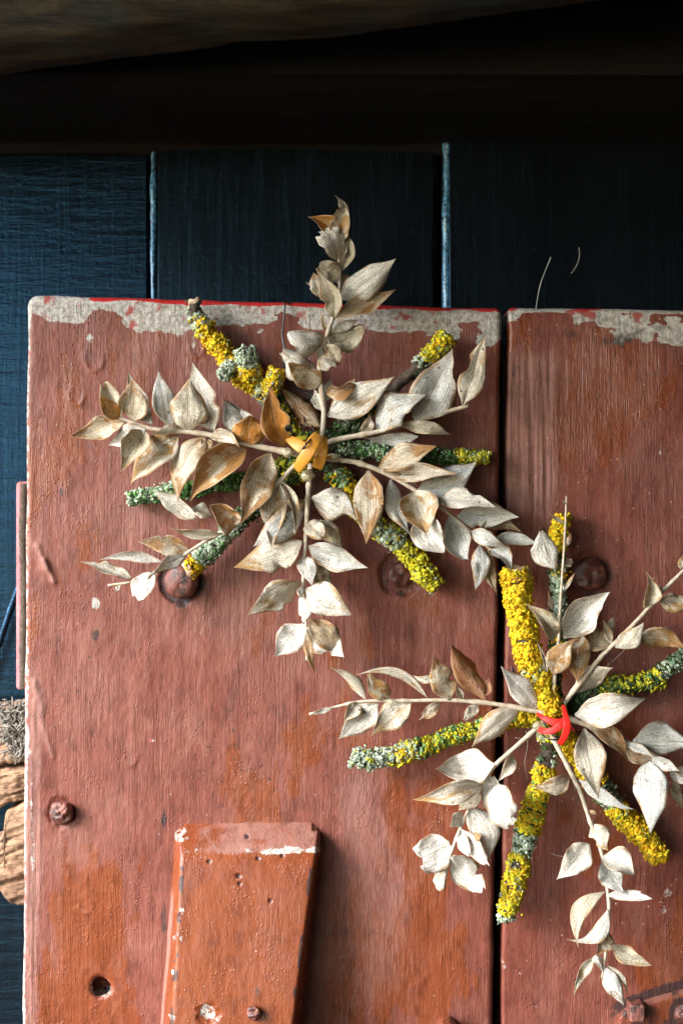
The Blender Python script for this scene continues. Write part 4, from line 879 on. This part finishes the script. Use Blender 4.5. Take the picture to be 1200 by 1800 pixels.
sprig(s2, [(958, 1268), (939, 1284), (897, 1321), (865, 1351), (845, 1384), (830, 1410), (809, 1456), (792, 1501), (780, 1530)], .040, [
    (869, 1344, 766, 1348, 22, 'p', {'c': 3, 'z': .008, 'f': .1}), (848, 1380, 725, 1410, 17, 'b', {'c': 2, 'z': .008}), (897, 1325, 874, 1373, 11, 'b', {'c': -4, 'z': .012}), (869, 1365, 848, 1422, 15, 'w', {'c': -3, 'z': .006}),
    (870, 1380, 911, 1462, 23, 'w', {'k': .9, 'g': .16, 'wide': .7, 'z': .012}), (846, 1398, 806, 1426, 13, 'b', {'z': -.003}), (813, 1428, 786, 1457, 11, 'w', {'k': .9, 'g': .2, 'z': .008}), (830, 1420, 856, 1514, 23, 'p', {'c': -9, 'z': .002, 'wide': .8}),
    (811, 1458, 861, 1534, 13, 'w', {'k': .95, 'g': .2, 'z': .014}), (809, 1460, 827, 1513, 9, 'w', {'k': .9, 'g': .2, 'z': .014}), (792, 1486, 716, 1520, 27, 'w', {'k': .80, 'g': .16, 'wide': .6, 'c': -2, 'z': .010}), (788, 1522, 777, 1578, 11, 'b', {'k': .85, 'g': .08, 'wide': .7}),
    (794, 1506, 856, 1578, 23, 'p', {'k': .88, 'g': .1, 'wide': .75, 'z': .010, 'c': 4}), (830, 1472, 846, 1470, 6, 't', {'z': .016}), (860, 1362, 880, 1440, 8, 'p', {'z': -.002}),
], 4.4, 2.2, 402)
sprig(s2, [(968, 1285), (975, 1304), (1001, 1354), (1020, 1394), (1037, 1444), (1057, 1500), (1067, 1565), (1070, 1609), (1063, 1686), (1058, 1720)], .040, [
    (1001, 1364, 933, 1382, 14, 't', {'c': -10, 'z': .010, 'f': .2}), (1017, 1371, 1111, 1431, 11, 'g', {'c': 2, 'tc': -.15, 'z': .012, 'f': .4}), (1038, 1449, 1065, 1498, 15, 'b', {'c': -2, 'b': [(.5, 1, .14, .5)], 'z': .010}), (1035, 1483, 978, 1547, 20, 'p', {'f': .25, 'c': -2, 'z': .010}),
    (1060, 1507, 1114, 1540, 19, 'p', {'c': -6, 'wide': .8, 'z': .010}), (1060, 1512, 1096, 1568, 18, 'g', {'c': 4, 'wide': .8, 'z': .002}), (1070, 1574, 1155, 1582, 8, 'w', {'k': .9, 'g': .3, 'wide': .6, 'z': .008}), (1063, 1568, 1020, 1669, 12, 'l', {'c': 26, 'z': .010}),
    (1068, 1599, 997, 1657, 10, 'p', {'c': -22, 'z': .012}), (1068, 1636, 1047, 1682, 14, 't', {'c': 4, 'z': .008}), (1046, 1683, 1008, 1750, 8, 'b', {'c': 8, 'z': .010}), (1048, 1678, 1061, 1712, 8, 'w', {'c': 5, 'z': .012}), (1073, 1660, 1146, 1699, 13, 'l', {'c': 3, 'z': .008}),
    (1064, 1700, 1100, 1767, 14, 'g', {'c': 4, 'f': .3, 'z': .010}), (1067, 1698, 1101, 1752, 4, 'b', {'c': -10}), (1034, 1425, 1050, 1433, 3, 't'), (1012, 1386, 1008, 1391, 3, 'b'),
], 4.8, 2.0, 403)
sprig(s2, [(985, 1258), (1003, 1264), (1048, 1282), (1091, 1302), (1129, 1316), (1166, 1341), (1200, 1369), (1240, 1400)], .038, [
    (1026, 1281, 1049, 1404, 24, 'b', {'f': .35, 'c': 3, 'z': .014}), (1029, 1271, 1101, 1342, 14, 'd', {'c': -16, 'z': .000}), (1112, 1304, 1222, 1310, 25, 'g', {'c': -4, 'f': .1, 'z': .008}), (1101, 1309, 1148, 1333, 11, 'g', {'c': -4, 'z': .012}), (1100, 1312, 1152, 1338, 14, 'd', {'c': 5, 'z': .0}),
    (1137, 1334, 1147, 1466, 25, 'g', {'f': .3, 'c': -5, 'z': .014}), (1144, 1333, 1196, 1355, 11, 'g', {'z': .012}), (1175, 1355, 1222, 1382, 13, 'w', {'z': .008, 'c': -5}), (1186, 1369, 1204, 1424, 9, 'b', {'c': 6}), (1010, 1257, 1136, 1227, 23, 'p', {'c': 4, 'f': .12, 'z': .010}),
], 5.0, 3.2, 404)
sprig(s2, [(982, 1252), (993, 1235), (1020, 1199), (1056, 1155), (1080, 1131), (1125, 1085), (1164, 1040), (1200, 1004), (1232, 972)], .038, [
    (1011, 1218, 1076, 1171, 18, 'b', {'c': 3, 'z': .008}), (1023, 1115, 1017, 1202, 20, 't', {'f': .15, 'z': .006, 'zb': .004, 'r': .1}), (1071, 1138, 1036, 1106, 18, 'd', {'wide': .8, 'z': -.004}), (1077, 1134, 1080, 1079, 9, 'b', {'c': -4, 'k': .95, 'g': .1}),
    (1074, 1128, 1059, 1090, 5, 'b', {}), (1081, 1138, 1131, 1094, 15, 'b', {'c': 7, 'z': .010}), (1119, 1121, 1206, 1136, 17, 't', {'c': -6, 'z': .002, 'f': .1}), (1135, 1070, 1137, 1005, 12, 'b', {'c': 7, 'z': .008}), (1131, 1070, 1136, 1045, 3, 'b'), (1158, 1058, 1222, 1064, 15, 'b', {'c': -3, 'z': .006}),
    (1195, 1000, 1200, 975, 6, 't'), (1163, 1042, 1160, 1027, 3, 'b'),
], 4.6, 3.0, 405)
sprig(s2, [(972, 1235), (976, 1170), (981, 1136), (984, 1070), (988, 1010), (991, 965), (994, 905), (995, 872)], .040, [
    (990, 1121, 1071, 1040, 25, 'w', {'c': -4, 'f': .12, 'z': .012, 'b': [(.6, 1, .1, .2)]}), (972, 1128, 925, 1061, 18, 'l', {'c': 4, 'z': .004}), (976, 1000, 952, 926, 19, 'w', {'k': .97, 'g': .12, 'c': -4, 'z': .008, 'w': (1.25, .8)}), (972, 1186, 1010, 1121, 18, 't', {'c': -6, 'f': .2, 'z': .012}),
    (990, 992, 1011, 988, 6, 'b', {'k': .9, 'g': .3}), (996, 960, 1003, 936, 5, 't', {}), (992, 919, 966, 899, 3, 'b', {}), (990, 1040, 1010, 1006, 3, 'b', {}), (972, 1073, 962, 1039, 4, 'b', {'z': .006}), (960, 1186, 943, 1130, 9, 'p', {'c': 4}), (976, 960, 962, 950, 3, 'b'), (994, 886, 988, 880, 3, 'b'),
], 3.4, 1.3, 406)
ribbon(s2, M['redr'], [(943, 1254, -.012, .5), (955, 1262, -.002, .9), (972, 1270, .002, 1.3), (988, 1271, .002, 1.6), (994, 1268, .0, 1.4)], 9.5, .062)
ribbon(s2, M['redr'], [(946, 1282, -.010, 1), (958, 1286, -.002, 1), (972, 1284, .002, 1.1), (984, 1276, .004, 1.2), (992, 1268, .003, 1)], 10, .062)
ribbon(s2, M['redr'], [(990, 1240, -.012, .7), (993, 1255, -.003, .9), (996, 1270, .003, 1.2), (996, 1283, .003, 1.3), (990, 1299, .0, 1.1), (983, 1309, -.006, .9)], 10, .064)
ribbon(s2, M['redr'], [(996, 1270, .0, 1), (1002, 1278, -.004, .8), (1009, 1285, -.010, .5)], 9, .062)
blob(s2, 945, 1276, 8, .046, 1.2, 1, 5)
wire(s2, [(953, 1265, .055), (957, 1272, .060), (962, 1280, .060)], 1.7); wire(s2, [(950, 1289, .048), (960, 1297, .056), (973, 1301, .058), (986, 1300, .050)], 1.5); wire(s2, [(968, 1290, .055), (978, 1296, .057), (988, 1296, .052)], 1.4)
wire(s2, [(898, 930, -.012), (895, 985, -.01), (897, 1080, -.012), (898, 1150, -.006), (905, 1200, .004), (940, 1245, .02), (950, 1260, .04)], 1.2)

# ------------------------------------------------------------------ small loose things
tube('dry_stalk', smooth_path([P(941, 545, -.03), P(948, 505, -.028), (P(957, 478, -.024)), P(968, 451, -.02)], 30), .00035, M['hair'], None, nseg=5, label='thin pale grass stalk standing above the right plank').update_tag()
bpy.data.objects['dry_stalk']['category'] = 'stalk'
o = tube('dry_stalk', smooth_path([P(1004, 480, -.09), P(1014, 464, -.088), P(1018, 448, -.088), P(1017, 434, -.088)], 24), .0003, M['hair'], None, nseg=5, label='short curved hair on the dark wall right of the grass stalk'); o['category'] = 'stalk'
cw = [([(965, 1500, .004), (982, 1505, .008), (1000, 1507, .010)], .00018), ([(905, 1297, .03), (918, 1299, .032), (928, 1303, .034)], .00016), ([(924, 1285, .036), (927, 1310, .03), (922, 1340, .02), (926, 1372, .012)], .00015), ([(1061, 1175, .03), (1090, 1150, .034), (1130, 1110, .036)], .00012)]
vv, ff, o_ = [], [], 0
for pts, r in cw:
    a, b = tube_geo(smooth_path([P(*p) for p in pts], 24), r, 4)[:2]; vv.append(a); ff.append(b + o_); o_ += len(a)
mk('cobweb', np.concatenate(vv), np.concatenate(ff), M['hair'], None, label='loose cobweb threads hanging around the red ribbon star', category='cobweb')
print('LEAVES', LEAFN[0], 'TRIS', sum(len(o.data.loops) - 2 * len(o.data.polygons) for o in scene.objects if o.type == 'MESH'))
